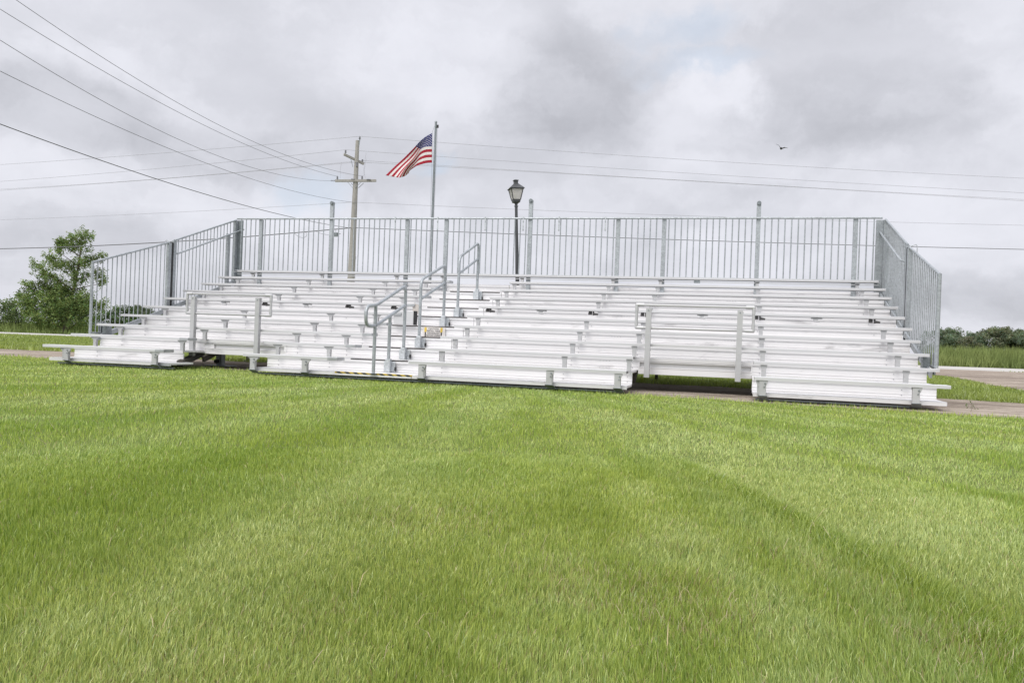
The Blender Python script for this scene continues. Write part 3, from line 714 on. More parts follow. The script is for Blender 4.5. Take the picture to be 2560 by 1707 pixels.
# towing beam and screw jack under the left bay
mb = MB(); mb.bar((-4.72, .55, -.24), (-5.32, 2.0, -.09), .10, .10); mb.bar((-5.32, 2.0, -.06), (-4.95, 2.15, -.04), .05, .10); mb.build('towing_beam', M['frame'], BL)
jk = MB(); jk.box(-5.18, -5.06, 2.24, 2.36, -.315, .12, 0, .004); j = jk.build('jack', M['galv'], BL)
jb = MB(); jb.box(-5.40, -4.86, 2.15, 2.45, -.325, -.317); jb.build('foot_plate', M['galv'], j)
jb = MB(); jb.tube([(-5.14, 2.24, -.24), (-5.14, 2.16, -.24)], .035, 10); jb.build('crank_hub', M['rubber'], j)
# the raised step box and the tan plate in the aisle
mb = MB(); mb.box(-1.66, -1.275, 2.46, 2.60, .585, .83, 0, .006); sb = mb.build('step_box', M['seat'], BL)
mb = MB(); mb.box(-1.272, -1.262, 2.455, 2.62, .58, .835); mb.build('dark_edge', M['rubber'], sb)  # dark strip along the gap at the right edge of the box
mb = MB(); mb.ext_y([(-1.545, 1.00), (-1.545, .80), (-1.40, .80), (-1.40, .97)], 3.08, 3.09); mb.build('end_plate', M['tan'], BL)
# splice caps at ends of the lower left panel
mb = MB(); mb.box(-4.86, -4.58, .105, .112, -.268, -.222); mb.build('splice_plate', M['cap'], BL)

# ---- back railing
YB, ZT, ZB = 5.5418, 2.985, 1.775
POSTS = [-6.41, -4.60, -2.745, -1.825, .07, 1.955, 2.90, 4.75, 6.56]
TALL = {-4.60: 3.36, .07: 3.38, 4.75: 3.30}
SEC = [(-7.02, -4.60), (-4.60, .07), (.07, 4.75), (4.75, 7.03)]
bx = np.arange(-6.90, 7.0, .1253)
LATCH = [-3.01, -2.005, -.915, -.068, .71, 1.694]
for i, (x0, x1) in enumerate(SEC):
    mb = MB(); mb.tube([(x0, YB, ZT), (x1, YB, ZT)], .020, 10); mb.tube([(x0, YB, ZB), (x1, YB, ZB)], .014, 8)
    for q in bx:
        if x0 + .02 < q < x1 - .02 and min(abs(q - p) for p in POSTS) > .068: mb.tube([(q, YB, ZB), (q, YB, ZT)], .0125, 7)
    rl = mb.build('back_railing', M['galv'], BL)
    for p in POSTS:
        if x0 < p <= x1 or (i == 0 and p < -6.4 and p > x0):
            if not (x0 < p <= x1): continue
            top = TALL.get(p, ZT - .018); mb = MB()
            # channel-section post just behind the rail
            mb.box(p - .042, p + .042, YB + .025, YB + .033, 1.30, top); mb.box(p - .042, p - .034, YB + .033, YB + .085, 1.30, top); mb.box(p + .034, p + .042, YB + .033, YB + .085, 1.30, top)
            po = mb.build('post', M['galv'], rl)
            if p in TALL:
                mb = MB(); mb.tube([(p, YB + .0, top - .015), (p, YB + .10, top - .015)], .042, 14); mb.tube([(p, YB - .012, top - .015), (p, YB, top - .015)], .030, 14)
                mb.build('pulley', M['galv_dark'], po)
    for q in LATCH:
        if x0 < q < x1:
            mb = MB(); mb.box(q - .012, q + .012, YB - .034, YB - .022, ZT - .27, ZT + .035); mb.tube([(q, YB - .05, ZT - .24), (q, YB - .018, ZT - .24)], .016, 8); mb.tube([(q, YB - .05, ZT - .06), (q, YB - .018, ZT - .06)], .012, 8)
            mb.build('latch', M['galv_bright'], rl)
mb = MB(); mb.box(-6.95, 7.0, 5.52, 5.535, 1.685, 1.70); mb.box(-6.95, 7.0, 5.36, 5.37, 1.725, 1.735); mb.build('toe_rail', M['seat'], BL)

# ---- side railings
def lerp_z(y, a, b): return a[1] + (b[1] - a[1]) * (y - a[0]) / (b[0] - a[0])
for sgn in (-1, 1):
    X = sgn * 7.10
    for nm, y0, y1, ta, tb, ba, bb in (('front', 1.15, 3.26, (1.15, 1.515), (3.26, 2.145), (1.45, .20), (3.26, .71)), ('rear', 3.42, 5.62, (3.42, 2.205), (5.62, 2.965), (3.42, .77), (5.62, 1.545))):
        mb = MB()
        mb.tube([(X, ta[0], ta[1]), (X, tb[0], tb[1])], .020, 10)
        bot = ([(X, 1.15, .215)] if nm == 'front' else []) + [(X, ba[0] , ba[1] + (.015 if nm == 'front' else 0)), (X, bb[0], bb[1])]
        mb.tube(bot, .016, 8)
        for q in np.arange(y0 + .13, y1 - .05, .1235):
            zlo = max(.215, lerp_z(q, ba, bb)) if nm == 'front' else lerp_z(q, ba, bb)
            mb.tube([(X, q, zlo), (X, q, lerp_z(q, ta, tb))], .0098, 7)
        rl = mb.build('side_railing', M['galv'], BL)
        ends = [(y0, .03 if nm == 'front' else .045), (y1, .045)]
        for (q, hw) in ends:
            mb = MB(); zl = .20 if q < 1.2 else lerp_z(q, ba, bb) - .05
            if q < 1.2: mb.tube([(X, q, zl), (X, q, lerp_z(q, ta, tb) + .01)], .027, 12)
            else: mb.box(X - .03, X + .03, q - hw, q + hw, zl, lerp_z(q, ta, tb) - .01, 0, .004)
            mb.build('post', M['galv'], rl)
        if nm == 'front':
            mb = MB(); mb.box(X - .05, X - .03, 1.40, 1.58, .10, .42) if sgn < 0 else mb.box(X + .03, X + .05, 1.40, 1.58, .10, .42); mb.box(X - .03 * sgn, X - .12 * sgn, 1.42, 1.56, .12, .40) if sgn < 0 else mb.box(X - .12, X - .03, 1.42, 1.56, .12, .40)
            mb.build('mounting_bracket', M['galv_dark'], rl)
        else:
            mb = MB(); mb.box(X - .028, X + .028, 5.28, 5.37, 1.33, 2.60, 0, .004); mb.build('post', M['galv'], rl)
            xi = X - sgn * .085
            mb = MB(); mb.tube([(X, 3.47, 1.93), (xi, 3.50, 1.955), (xi, 5.78, 2.765), (xi + .02 * sgn, 5.84, 2.775)], .020, 10); mb.build('handrail', M['galv'], rl)
    # dark channel between the two panels and the corner channel
    mb = MB(); mb.box(X - .03, X + .03, 3.315, 3.365, .55, 2.15, 0); mb.build('gap_channel', M['rubber'], BL)
    mb = MB(); mb.box(min(X, X - sgn * .16), max(X, X - sgn * .16), 5.67, 5.685, 1.36, 2.965); mb.box(X - .035, X + .035, 5.685, 5.73, 1.36, 2.965); mb.build('corner_post', M['galv_dark'] if sgn < 0 else M['galv'], BL)
    # inclined beam that carries the treads at this end
    mb = MB(); mb.bar((X - sgn * .05, 1.2, .10), (X - sgn * .05, 5.6, 1.50), .03, .09); mb.build('end_beam', M['galv'], BL)
    mb = MB(); mb.tube([(7.10 * sgn, 3.28, 2.16), (7.10 * sgn + .10 * sgn, 3.3, 2.20), (7.10 * sgn + .12 * sgn, 3.3, 2.17), (7.10 * sgn + .12 * sgn, 3.3, 2.06)], .008, 6); mb.build('pin_handle', M['galv_bright'], BL)

# ---- aisle handrails
def fillet(pts, r=.09, n=5):
    out = [Vector(pts[0])]
    for i in range(1, len(pts) - 1):
        a, b, c = Vector(pts[i - 1]), Vector(pts[i]), Vector(pts[i + 1])
        rr = min(r, (a - b).length * .45, (c - b).length * .45)
        p0 = b + (a - b).normalized() * rr; p2 = b + (c - b).normalized() * rr
        for j in range(n + 1):
            q = j / n; out.append(p0 * (1 - q) ** 2 + b * 2 * q * (1 - q) + p2 * q * q)
    return out + [Vector(pts[-1])]
def rail_bracket(parent, x, y, z0, z1):
    mb = MB(); mb.box(x - .095, x + .095, y + .045, y + .057, z0, z1, 0, .004); mb.box(x - .038, x + .038, y - .035, y + .045, z0, z1 + .04, 0, .005)
    for sx_ in (-.07, .07):
        for zz in (z0 + .03, z1 - .03): mb.tube([(x + sx_, y + .047, zz), (x + sx_, y + .035, zz)], .009, 6)
    b = mb.build('base_bracket', M['galv_bright'], parent)
    mb = MB(); mb.box(x + .096, x + .118, y + .02, y + .06, z0 + .025, z0 + .085, 0, .004); mb.build('latch_knob', M['rubber'], b)
RR = .0265; xa = -.955
# lowest rail, with the return loop
mb = MB()
mb.tube(fillet([(xa, 1.27, zt(2) + .03), (xa, 1.27, 1.215), (xa, .08, .815), (xa, -.24, .80), (xa, -.24, .505), (xa, .08, .50), (xa, 1.27, .885)], .13), RR, 10)
mb.tube([(xa, .10, zt(1)), (xa, .10, .82)], RR, 10); mb.tube([(xa, .66, zt(1) + .02), (xa, .66, .685)], RR, 10)
h1 = mb.build('aisle_handrail', M['galv'], BL)
mb = MB(); mb.box(xa - .06, xa + .06, .05, .15, zt(1), zt(1) + .006); mb.build('base_plate', M['galv'], h1)
rail_bracket(h1, xa, .66, zt(1) + .005, -.045 + .0); rail_bracket(h1, xa, 1.27, zt(2) + .005, .14)
xb = -.925
mb = MB(); mb.tube(fillet([(xb, 1.88, zt(3) + .03), (xb, 1.88, 1.36), (xb, 3.10, 1.74), (xb, 3.10, zt(5) + .03)], .14), RR, 10); mb.tube([(xb, 1.88, 1.02), (xb, 3.10, 1.405)], RR * .95, 10)
h2 = mb.build('aisle_handrail', M['galv'], BL); rail_bracket(h2, xb, 1.88, zt(3) + .005, .345); rail_bracket(h2, xb, 3.10, zt(5) + .005, .74)
xc = -.86
mb = MB(); mb.tube(fillet([(xc, 3.71, zt(6) + .03), (xc, 3.71, 1.95), (xc, 4.93, 2.385), (xc, 4.93, zt(8) + .03)], .14), RR, 10); mb.tube([(xc, 3.71, 1.63), (xc, 4.93, 2.05)], RR * .95, 10)
h3 = mb.build('aisle_handrail', M['galv'], BL); rail_bracket(h3, xc, 3.71, zt(6) + .005, .935); rail_bracket(h3, xc, 4.93, zt(8) + .005, 1.375)

# ---- rails of the two wheelchair bays
for xl, xr_, p0, p1 in ((-5.07, -3.40, -4.93, -3.64), (2.895, 4.618, 3.08, 4.425)):
    y = 1.17; mb = MB()
    mb.tube([(xl, y, .985), (xr_, y, .985)], .020, 10); mb.tube([(xl, y, .637), (xr_, y, .637)], .020, 10)
    mb.tube([(xl, y, .985), (xl, y, .637)], .022, 10); mb.tube([(xr_, y, .985), (xr_, y, .637)], .022, 10)
    fr = mb.build('bay_rail', M['bracket'], BL)
    mb = MB()
    for px, sg in ((xl, 1), (xr_, -1)):
        for pz in (.985, .637):
            mb.tube([(px - .005 * sg, y, pz), (px + .11 * sg, y, pz)], .027, 10); mb.tube([(px, y, pz), (px, y, pz + (.10 if pz < .8 else -.10))], .027, 10); mb.lathe([(.001, -.027), (.019, -.019), (.027, 0), (.019, .019), (.001, .027)], (px, y, pz), 10)
    mb.build('pipe_elbow', M['bracket'], fr)
    for p in (p0, p1):
        zb = -.12; mb = MB(); mb.box(p - .040, p + .040, y - .045, y - .037, zb, .935); mb.box(p - .040, p - .034, y - .037, y + .03, zb, .935); mb.box(p + .034, p + .040, y - .037, y + .03, zb, .935)
        for zz in (.91, .50, .30, .07, 0): mb.tube([(p + .035, y - .01, zz), (p + .05, y - .01, zz)], .010, 6)
        mb.tube([(p, y - .037, .90), (p, y - .052, .90)], .011, 6, 1)
        mb.build('post', [M['bracket'], M['galv_dark']], fr)

# ---- caution plate
y = yt(5) - .004; mb = MB(); mb.box(-1.115, -.685, y - .006, y, .372, .556, 0, .002); sg_ = mb.build('caution_sign', M['sign'], BL)
mb = MB()
for xx in (-1.065, -.758):
    mb.box(xx - .021, xx + .021, y - .009, y - .007, .475, .548, 0); mb.ext_y([(xx - .021, .475), (xx + .021, .475), (xx - .004, .46), (xx - .017, .46)], y - .009, y - .007, 0)
    mb.box(xx - .014, xx + .010, y - .0085, y - .0065, .375, .464, 1)
mb.build('warning_mark', [M['yellow'], M['black']], sg_)
def text(body, size, loc, mat, parent, sx=1.0):
    cu = bpy.data.curves.new('lettering', 'FONT'); cu.body = body; cu.size = size; cu.align_x = 'CENTER'; cu.extrude = .0006; cu.offset = .0006; cu.space_character = 1.12
    tmp = bpy.data.objects.new('lettering', cu); COL.objects.link(tmp)
    dg = bpy.context.evaluated_depsgraph_get(); me = bpy.data.meshes.new_from_object(tmp.evaluated_get(dg))
    bpy.data.objects.remove(tmp); me.materials.clear(); me.materials.append(mat); me.name = 'lettering'
    o = link('lettering', me, parent, loc); o.rotation_euler = (R(90), 0, 0); o.scale = (sx, 1, 1); return o
for i, (s_, w_) in enumerate((('CAUTION', 1), ('INSTALL AISLE', .9), ('HANDRAILS', 1), ('BEFORE USING', .9))):
    text(s_, .040, (-.912, y - .0085, .512 - i * .041), M['black'], sg_, w_)

# ------------------------------------------------------------------ flagpole and flag
fp = empty('flagpole', (-3.497, 9.128, .03), 'slim galvanised flagpole behind the back railing', 'flagpole')
mb = MB(); mb.tube([(0, 0, -.04), (.001, 0, 6.40)], [.036, .030], 14); mb.build('pole', M['galv_dark'], fp)
mb = MB(); mb.lathe([(.034, 6.40), (.034, 6.43), (.012, 6.445)], (0, 0, 0), 12); mb.build('cap', M['galv_dark'], fp)
mb = MB(); mb.box(.03, .075, -.02, .02, 6.26, 6.34, 0, .006); mb.build('pulley', M['rubber'], fp)
mb = MB(); mb.tube([(.055, -.005, 6.28), (.05, -.006, 4.6), (.04, -.01, 1.2)], .003, 5); mb.tube([(-.03, -.02, 6.31), (-.065, -.02, 6.20), (-.085, -.022, 6.12), (-.06, -.022, 5.31), (-.045, -.02, 3.4), (-.04, -.02, 1.2)], .003, 5); mb.build('halyard', M['cable'], fp)
def crom(P, q):
    n = len(P) - 1; q = q * n; i = min(int(q), n - 1); f = q - i
    p0, p1, p2, p3 = P[max(i - 1, 0)], P[i], P[i + 1], P[min(i + 2, n)]
    return .5 * ((2 * p1) + (p2 - p0) * f + (2 * p0 - 5 * p1 + 4 * p2 - p3) * f * f + (3 * p1 - p0 - 3 * p2 + p3) * f ** 3)
E0 = [Vector(p) for p in ((-3.582, 9.105, 6.12), (-3.748, 9.061, 5.997), (-3.988, 8.997, 5.749), (-4.239, 8.931, 5.513), (-4.501, 8.861, 5.233), (-4.721, 8.803, 4.943))]
E7 = [Vector(p) for p in ((-3.572, 9.107, 5.762), (-3.751, 9.06, 5.743), (-3.878, 9.026, 5.677), (-3.999, 8.994, 5.412), (-4.143, 8.956, 5.15), (-4.275, 8.921, 4.881))]
E13 = [Vector(p) for p in ((-3.560, 9.113, 5.332), (-3.758, 9.058, 5.312), (-3.957, 9.005, 5.25), (-4.072, 8.972, 5.175), (-4.17, 8.944, 5.11), (-4.23, 8.932, 5.06))]
nrm = Vector((-.256, -.967, 0))          # towards the lawn
def flagp(u, v):
    a, b, c = crom(E0, u), crom(E7, u), crom(E13, u)
    h = 7 / 13
    p = a.lerp(b, v / h) if v < h else b.lerp(c, (v - h) / (1 - h))
    fold = sst(.25, .75, np.float64(u))
    bulge = .10 * fold * math.exp(-((v - h) / .12) ** 2) - (.12 * fold * max(0, (v - h) / (1 - h))) + .05 * math.sin(u * 7 + v * 3) * (u > 0) * min(1, u * 3) - .05 * math.sin(v / h * math.pi) * min(1, u * 2) * (v < h)
    return p + nrm * bulge + Vector((0, 0, .03))
nu, nv = 60, 78
vs = [flagp(i / nu, j / nv) for j in range(nv + 1) for i in range(nu + 1)]
mb = MB(); uc = .40
for j in range(nv):
    for i in range(nu):
        u, v = (i + .5) / nu, (j + .5) / nv; s_ = int(v * 13)
        mi = 2 if (u < uc and s_ < 7) else (0 if s_ % 2 == 0 else 1)
        mb.f.append([j * (nu + 1) + i, j * (nu + 1) + i + 1, (j + 1) * (nu + 1) + i + 1, (j + 1) * (nu + 1) + i]); mb.m.append(mi); mb.sm.append(True)
mb.v = [tuple(p) for p in vs]
fl = mb.build('flag', [M['red'], M['white'], M['blue']])
tag(fl, 'red, white and blue flag with stars and stripes, blown out left from the flagpole', 'flag')
sm = fl.modifiers.new('cloth', 'SOLIDIFY'); sm.thickness = .003
mb = MB()
for r_ in range(9):
    for c_ in range(6 if r_ % 2 == 0 else 5):
        u0 = uc * (c_ * 2 + (1 if r_ % 2 == 0 else 2)) / 12; v0 = (7 / 13) * (r_ + 1) / 10
        for sd_ in (-1, 1):
            pts = []
            for q in range(10):
                rad = (1 if q % 2 == 0 else .42) * .027; an = q * math.pi / 5 + math.pi / 2
                uu = min(max(u0 + math.cos(an) * rad * .62, .001), .999); vv_ = min(max(v0 - math.sin(an) * rad * 1.15, .001), .999)
                du = flagp(min(uu + .01, 1), vv_) - flagp(max(uu - .01, 0), vv_); dv = flagp(uu, min(vv_ + .01, 1)) - flagp(uu, max(vv_ - .01, 0))
                nn = du.cross(dv).normalized(); pts.append(flagp(uu, vv_) + nn * (.010 * sd_))
            mb.add(pts, [tuple(range(10)) if sd_ > 0 else tuple(range(10))[::-1]])
mb.build('stars', M['white'], fl)

# ------------------------------------------------------------------ lamp post
lp = empty('lamp_post', (-.497, 7.30, .03), 'dark post lamp with a square lantern head behind the back railing', 'lamp post')
lp.rotation_euler = (0, R(-3.2), 0)
mb = MB(); mb.lathe([(.10, -.04), (.10, .05), (.06, .10), (.052, 1.0), (.046, 2.4), (.036, 3.2), (.034, 3.84)], (0, 0, 0), 16); mb.build('post', M['lamp_black'], lp)
mb = MB(); mb.lathe([(.036, 3.83), (.042, 3.85), (.030, 3.87), (.034, 3.90), (.05, 3.945)], (0, 0, 0), 16)
for a in range(4): mb.tube([(.03 * math.cos(a * 1.57 + .4), .03 * math.sin(a * 1.57 + .4), 3.865), (.05 * math.cos(a * 1.57 + .4), .05 * math.sin(a * 1.57 + .4), 3.865)], .007, 6)
mb.build('collar', M['lamp_black'], lp)
ln = MB(); ang = R(14.9 + 12)
def sq(h, z, off=0): return [Vector((math.cos(ang) * x - math.sin(ang) * y, math.sin(ang) * x + math.cos(ang) * y, z)) for x, y in ((-h, -h), (h, -h), (h, h), (-h, h))]
def frust(mb, rings, mi=0):
    vs = [p for r in rings for p in r]; n = len(rings)
    mb.add(vs, [(i * 4 + k, i * 4 + (k + 1) % 4, (i + 1) * 4 + (k + 1) % 4, (i + 1) * 4 + k) for i in range(n - 1) for k in range(4)] + [(3, 2, 1, 0), tuple(range(4 * n - 4, 4 * n))], mi)
frust(ln, [sq(.050, 3.935), sq(.082, 3.95), sq(.092, 4.015), sq(.085, 4.016)])
A_, B_ = sq(.088, 4.0), sq(.146, 4.262)
for k in range(4): ln.bar(A_[k], B_[k], .016, .016)
for k in range(4): ln.bar(sq(.143, 4.258)[k], sq(.143, 4.258)[(k + 1) % 4], .016, .016)
ln.build('lantern_frame', M['lamp_black'], lp)
a_, b_ = sq(.084, 4.012), sq(.140, 4.255)
for k in range(4):
    k2 = (k + 1) % 4; n_ = ((a_[k2] - a_[k]).cross(b_[k] - a_[k])).normalized() * .003
    q = [a_[k], a_[k2], b_[k2], b_[k]]; mb = MB(); mb.add([p + n_ for p in q] + [p - n_ for p in q], [(0, 1, 2, 3), (7, 6, 5, 4), (0, 4, 5, 1), (1, 5, 6, 2), (2, 6, 7, 3), (3, 7, 4, 0)]); mb.build('glass_pane', M['glass'], lp)
mb = MB(); frust(mb, [sq(.160, 4.258), sq(.175, 4.262), sq(.175, 4.272), sq(.056, 4.388), sq(.050, 4.392)]); mb.build('lantern_roof', M['lamp_black'], lp)
mb = MB(); frust(mb, [sq(.046, 4.385), sq(.046, 4.455), sq(.060, 4.462), sq(.060, 4.472), sq(.006, 4.495)]); mb.build('finial', M['lamp_black'], lp)

# ------------------------------------------------------------------ utility pole
UP = Vector((-16.25, 30.58, 0)); up = empty('utility_pole', UP, 'weathered wooden utility pole with crossarms rising behind the back railing', 'utility pole')
mb = MB(); mb.tube([(0, 0, 0), (-.01, -.005, 3.7), (.03, .006, 8.0), (.06, .012, 11.53)], [.23, .20, .150, .100], 16); mb.build('pole', M['wood'], up)
def L(p): return Vector(p) - UP
c0, c1 = L((-17.26, 30.20, 9.23)), L((-15.06, 30.78, 9.32))
mb = MB(); mb.bar(c0, c1, .11, .13); ca = mb.build('crossarm', M['wood'], up)
mb = MB(); mb.bar(L((-16.72, 30.06, 10.66)), L((-15.98, 31.05, 10.33)), .10, .12); cb = mb.build('crossarm', M['wood'], up)
def insul(parent, p, h=.17):
    mb = MB(); mb.lathe([(.012, -.10), (.012, 0), (.055, .01), (.062, .035), (.030, .05), (.028, .075), (.055, .09), (.055, .12), (.028, .135), (.026, h)], p, 10); mb.build('insulator', M['insulator'], parent)
insul(ca, L((-17.155, 30.24, 9.33))); insul(ca, L((-15.826, 30.59, 9.39))); insul(cb, L((-16.66, 30.13, 10.75))); insul(cb, L((-16.03, 30.98, 10.42)), .15)
mb = MB(); mb.bar(L((-16.10, 30.58, 11.2)), L((-16.05, 30.58, 11.6)), .03, .05); mb.build('top_bracket', M['galv_dark'], up)
insul(up, L((-16.055, 30.58, 11.60)))
mb = MB()
for a, b in (((-16.574, 30.36, 9.171), (-16.277, 30.42, 8.864)), ((-15.872, 30.54, 9.198), (-16.146, 30.44, 8.869)), ((-16.50, 30.62, 9.171), (-16.23, 30.74, 8.92)), ((-15.82, 30.80, 9.198), (-16.10, 30.74, 8.92))): mb.bar(L(a), L(b), .03, .02)
mb.bar(L((-16.45, 30.36, 10.48)), L((-16.34, 30.45, 10.03)), .03, .02); mb.build('brace', M['galv_dark'], up)
for e in (c0, L((-16.35, 30.33, 9.27)), L((-15.55, 30.62, 9.30))):
    mb = MB(); d_ = Vector((-.26, -.07, 0)).normalized() if e is c0 else Vector((.96, .25, 0))
    for k in range(4): mb.tube([e + d_ * (.03 + k * .06) + Vector((0, -.07 if e is not c0 else 0, .05 if e is not c0 else 0)), e + d_ * (.055 + k * .06) + Vector((0, -.07 if e is not c0 else 0, .05 if e is not c0 else 0))], [.045, .030], 9)
    mb.build('strain_insulator', M['insulator'], ca)
mb = MB(); mb.tube([(.13, -.10, 10.05), (.13, -.10, 10.28)], .05, 10); mb.build('cutout', M['insulator'], up)
mb = MB(); mb.tube([(.17, -.14, 8.2), (.20, -.2, 7.4), (.30, -.2, 5.6), (.33, -.2, 3.6), (.34, -.2, 0)], .010, 5); mb.tube([(.31, -.2, 4.9), (.315, -.2, 5.05)], .03, 8); mb.build('ground_wire', M['wire'], up)
mb = MB()
for pts in ([(-15.65, 30.62, 10.84), (-15.72, 30.6, 10.3), (-15.75, 30.6, 9.8), (-15.62, 30.6, 9.40)], [(-15.62, 30.6, 10.5), (-15.70, 30.6, 10.0), (-15.72, 30.6, 9.6), (-15.83, 30.59, 9.52)], [(-17.02, 30.4, 10.30), (-17.05, 30.35, 9.9), (-17.0, 30.3, 9.55), (-17.0, 30.25, 9.36)]):
    mb.tube([L(p) for p in pts], .006, 5)
mb.build('jumper_wire', M['wire'], up)

# ------------------------------------------------------------------ power lines
def wire(pts, rad, mat, label, group, ext0=None, ext1=None, name='power_line'):
    P = [Vector(p) for p in pts]
    def dens(P, n=48):
        # smooth sagging curve through the support points (quadratic least squares in height)
        A, B = P[0], P[-1]; L_ = math.hypot(B.x - A.x, B.y - A.y)
        q = np.array([((p.x - A.x) * (B.x - A.x) + (p.y - A.y) * (B.y - A.y)) / L_ for p in P]); z = np.array([p.z for p in P])
        wt = np.ones(len(P)); wt[0] = wt[-1] = 6
        c = np.polyfit(q, z, 2 if len(P) > 2 else 1, w=wt)
        lo, hi = -(ext0 or 0), L_ + (ext1 or 0); out = []
        for s_ in np.linspace(lo, hi, n): out.append(Vector((A.x + (B.x - A.x) * s_ / L_, A.y + (B.y - A.y) * s_ / L_, float(np.polyval(c, s_)))))
        return out
    mb = MB(); mb.tube(dens(P), rad, 6); o = mb.build(name, mat); tag(o, label, 'power line' if name == 'power_line' else 'cable', group); return o
ga_ = 'power lines along the road'
LA = {1: [(-42.416, 32.087, 10.989), (-28.573, 31.296, 11.327), (-19.558, 30.781, 11.615), (-16.055, 30.58, 11.76)], 2: [(-42.361, 32.084, 9.887), (-28.529, 31.294, 10.352), (-19.521, 30.779, 10.758), (-16.66, 30.13, 10.92)],
      3: [(-42.335, 32.082, 9.373), (-28.505, 31.292, 9.839), (-19.501, 30.778, 10.286), (-16.03, 30.98, 10.50)], 4: [(-42.332, 32.082, 9.301), (-28.5, 31.292, 9.734), (-19.495, 30.777, 10.162), (-16.10, 30.45, 10.30)], 5: [(-42.235, 32.077, 7.373), (-28.405, 31.287, 7.669), (-17.996, 30.692, 7.992), (-16.25, 30.40, 8.07)]}
RA = {1: [(-16.055, 30.58, 11.76), (-12.079, 31.912, 11.664), (-7.984, 33.226, 11.562), (6.274, 37.799, 11.314), (20.406, 42.332, 11.28)], 2: [(-16.66, 30.13, 10.92), (-12.049, 31.922, 10.813), (-7.954, 33.235, 10.743), (6.303, 37.808, 10.531), (20.438, 42.342, 10.434)],
      3: [(-16.03, 30.98, 10.50), (-7.94, 33.24, 10.364), (6.316, 37.813, 10.183), (20.452, 42.347, 10.042)], 4: [(-16.10, 30.45, 10.30), (-7.937, 33.241, 10.278), (6.319, 37.814, 10.096), (20.455, 42.348, 9.967)], 5: [(-16.25, 30.40, 8.07), (-7.882, 33.259, 8.1), (-1.98, 35.152, 8.177), (12.952, 39.941, 8.332), (20.508, 42.365, 8.552)]}
nmw = {1: 'topmost', 2: 'second from the top', 3: 'upper of the close pair', 4: 'lower of the close pair', 5: 'lowest thin'}
for k in LA:
    wire(LA[k], .008, M['wire'], f'{nmw[k]} wire from the utility pole to the left edge', ga_, ext0=9)
    wire(RA[k], .008, M['wire'], f'{nmw[k]} wire from the utility pole to the right edge', ga_, ext1=9)
wire([(-42.141, 32.071, 5.479), (-36.77, 31.764, 5.601), (-32.378, 31.513, 5.756), (-21.722, 30.905, 6.278), (-17.88, 30.685, 6.483), (-16.40, 30.50, 6.66)], .026, M['cable'], 'thick dark cable crossing behind the leafy tree to the utility pole', 'cables on the utility pole', ext0=9, name='cable')
wire([(-16.36, 30.45, 6.67), (-11.655, 32.048, 6.704), (-4.818, 34.242, 6.737), (2.176, 36.485, 6.853), (9.261, 38.757, 6.915), (14.33, 40.383, 6.99), (20.56, 42.381, 7.156)], .018, M['cable'], 'dark cable seen through the back railing, running right from the utility pole', 'cables on the utility pole', ext1=9, name='cable')
WB = {'a': [(-14.594, 6.443, 9.344), (-14.874, 10.648, 8.963), (-15.348, 17.746, 8.587), (-15.775, 24.151, 8.779), (-15.83, 30.59, 9.55)], 'b': [(-14.556, 5.878, 8.893), (-14.776, 9.166, 8.729), (-15.115, 14.259, 8.673), (-15.556, 20.879, 8.594), (-17.155, 30.24, 9.48)],
      'c': [(-14.559, 5.916, 8.094), (-14.945, 11.705, 7.762), (-15.265, 16.513, 7.663), (-15.56, 20.935, 7.885), (-17.5, 30.13, 9.22)], 'd': [(-14.562, 5.954, 7.293), (-14.794, 9.443, 7.13), (-15.105, 14.101, 6.939), (-15.632, 22.017, 7.323), (-16.25, 30.38, 8.06)]}
lbw = {'a': 'steepest wire coming down from the top left corner to the utility pole', 'b': 'second wire coming down from the top left to the crossarm', 'c': 'third wire sagging from the left edge to the end of the crossarm', 'd': 'fourth wire sagging from the left edge to below the crossarm'}
for k in WB: wire(WB[k], .0075, M['cable'], lbw[k], 'wires coming from the upper left', ext0=9)
wire([(-14.566, 6.019, 5.915), (-14.725, 8.408, 5.853), (-14.938, 11.596, 5.786), (-15.274, 16.639, 5.862), (-15.758, 23.901, 6.177), (-16.25, 30.40, 6.62)], .0125, M['cable'], 'dark thicker cable sagging from the left edge behind the back railing corner', 'cables on the utility pole', ext0=9, name='cable')
sbx = empty('splice_box', (-17.22, 30.42, 6.27), 'small grey box hanging on the cable left of the utility pole', 'cable box')
mb = MB(); mb.box(-.11, .11, -.07, .07, -.11, .11, 0, .01); mb.build('case', M['galv_dark'], sbx)
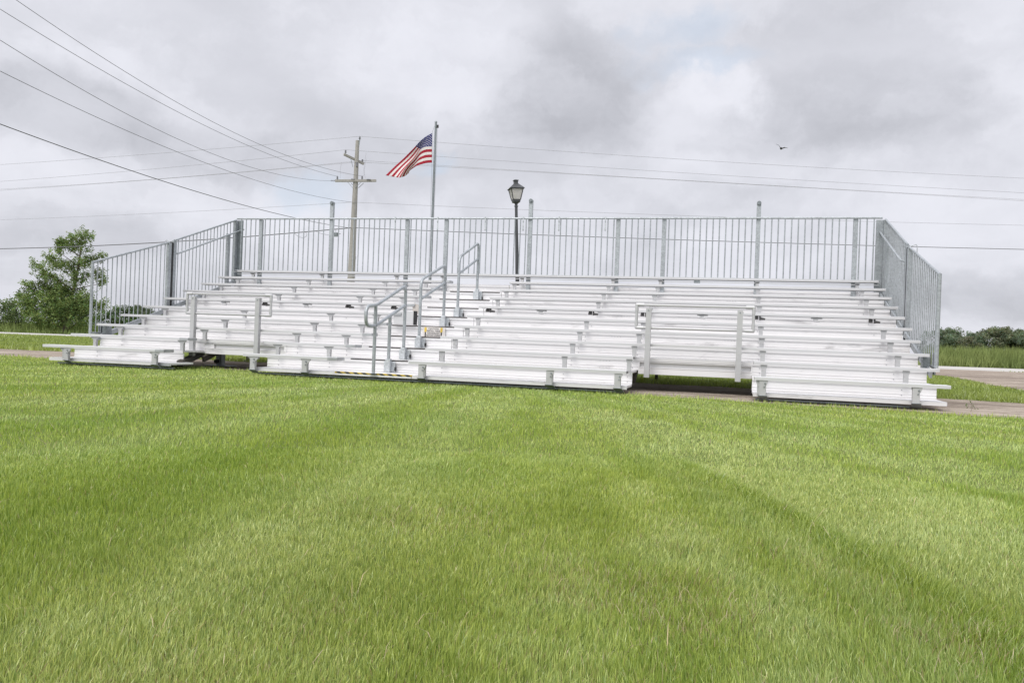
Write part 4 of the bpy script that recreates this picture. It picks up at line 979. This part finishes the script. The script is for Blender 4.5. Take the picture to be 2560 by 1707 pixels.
mb = MB(); mb.tube([(.11, 0, .03), (.30, 0, .05)], .015, 6); mb.tube([(0, 0, .11), (0, 0, .27)], .010, 5); mb.tube([(-.11, 0, 0), (-.5, 0, -.02), (-.9, 0, .06), (-1.3, .01, .2)], .008, 5); mb.build('lead', M['cable'], sbx)
mb = MB(); mb.tube([(-19.9, 30.6, 6.36), (-19.6, 30.6, 6.15), (-19.3, 30.6, 6.10), (-19.12, 30.6, 6.2), (-19.1, 30.6, 6.33), (-19.2, 30.6, 6.42)], .009, 5)
o = mb.build('cable_loop', M['cable']); tag(o, 'loose loop of cable hanging left of the grey box behind the railing', 'cable')

# ------------------------------------------------------------------ bird
bd = MB()
bd.tube([(-.075, 0, 0), (-.05, 0, .002), (-.01, 0, 0), (.04, 0, .004), (.065, 0, .010), (.085, 0, .012), (.10, 0, .009)], [.004, .020, .030, .024, .016, .013, .003], 10)
for sgn in (-1, 1):
    bd.add([(.035, .02 * sgn, .012), (.045, .09 * sgn, .055), (.01, .19 * sgn, .06), (-.03, .10 * sgn, .045), (-.03, .02 * sgn, .008), (.035, .02 * sgn, .006), (.045, .09 * sgn, .049), (.01, .19 * sgn, .056), (-.03, .10 * sgn, .041), (-.03, .02 * sgn, .003)],
           [(0, 1, 2, 3, 4), (9, 8, 7, 6, 5), (0, 5, 6, 1), (1, 6, 7, 2), (2, 7, 8, 3), (3, 8, 9, 4)])
bd.add([(-.06, .012, .003), (-.06, -.012, .003), (-.13, -.03, -.002), (-.13, .03, -.002), (-.06, .012, -.002), (-.06, -.012, -.002), (-.13, -.03, -.006), (-.13, .03, -.006)], [(0, 1, 2, 3), (7, 6, 5, 4), (0, 4, 5, 1), (1, 5, 6, 2), (2, 6, 7, 3), (3, 7, 4, 0)])
b = bd.build('bird', M['bird']); b.location = (5.512, 13.582, 6.583); b.rotation_euler = (R(-24), R(8), R(-112)); b.scale = (1.05, 1.0, 1.25); tag(b, 'small dark bird in flight under the clouds at upper right', 'bird')

# ------------------------------------------------------------------ render settings
S.render.engine = 'CYCLES'
S.cycles.max_bounces = 6; S.cycles.diffuse_bounces = 3; S.cycles.glossy_bounces = 3; S.cycles.transmission_bounces = 3; S.cycles.transparent_max_bounces = 4
S.cycles.use_denoising = True
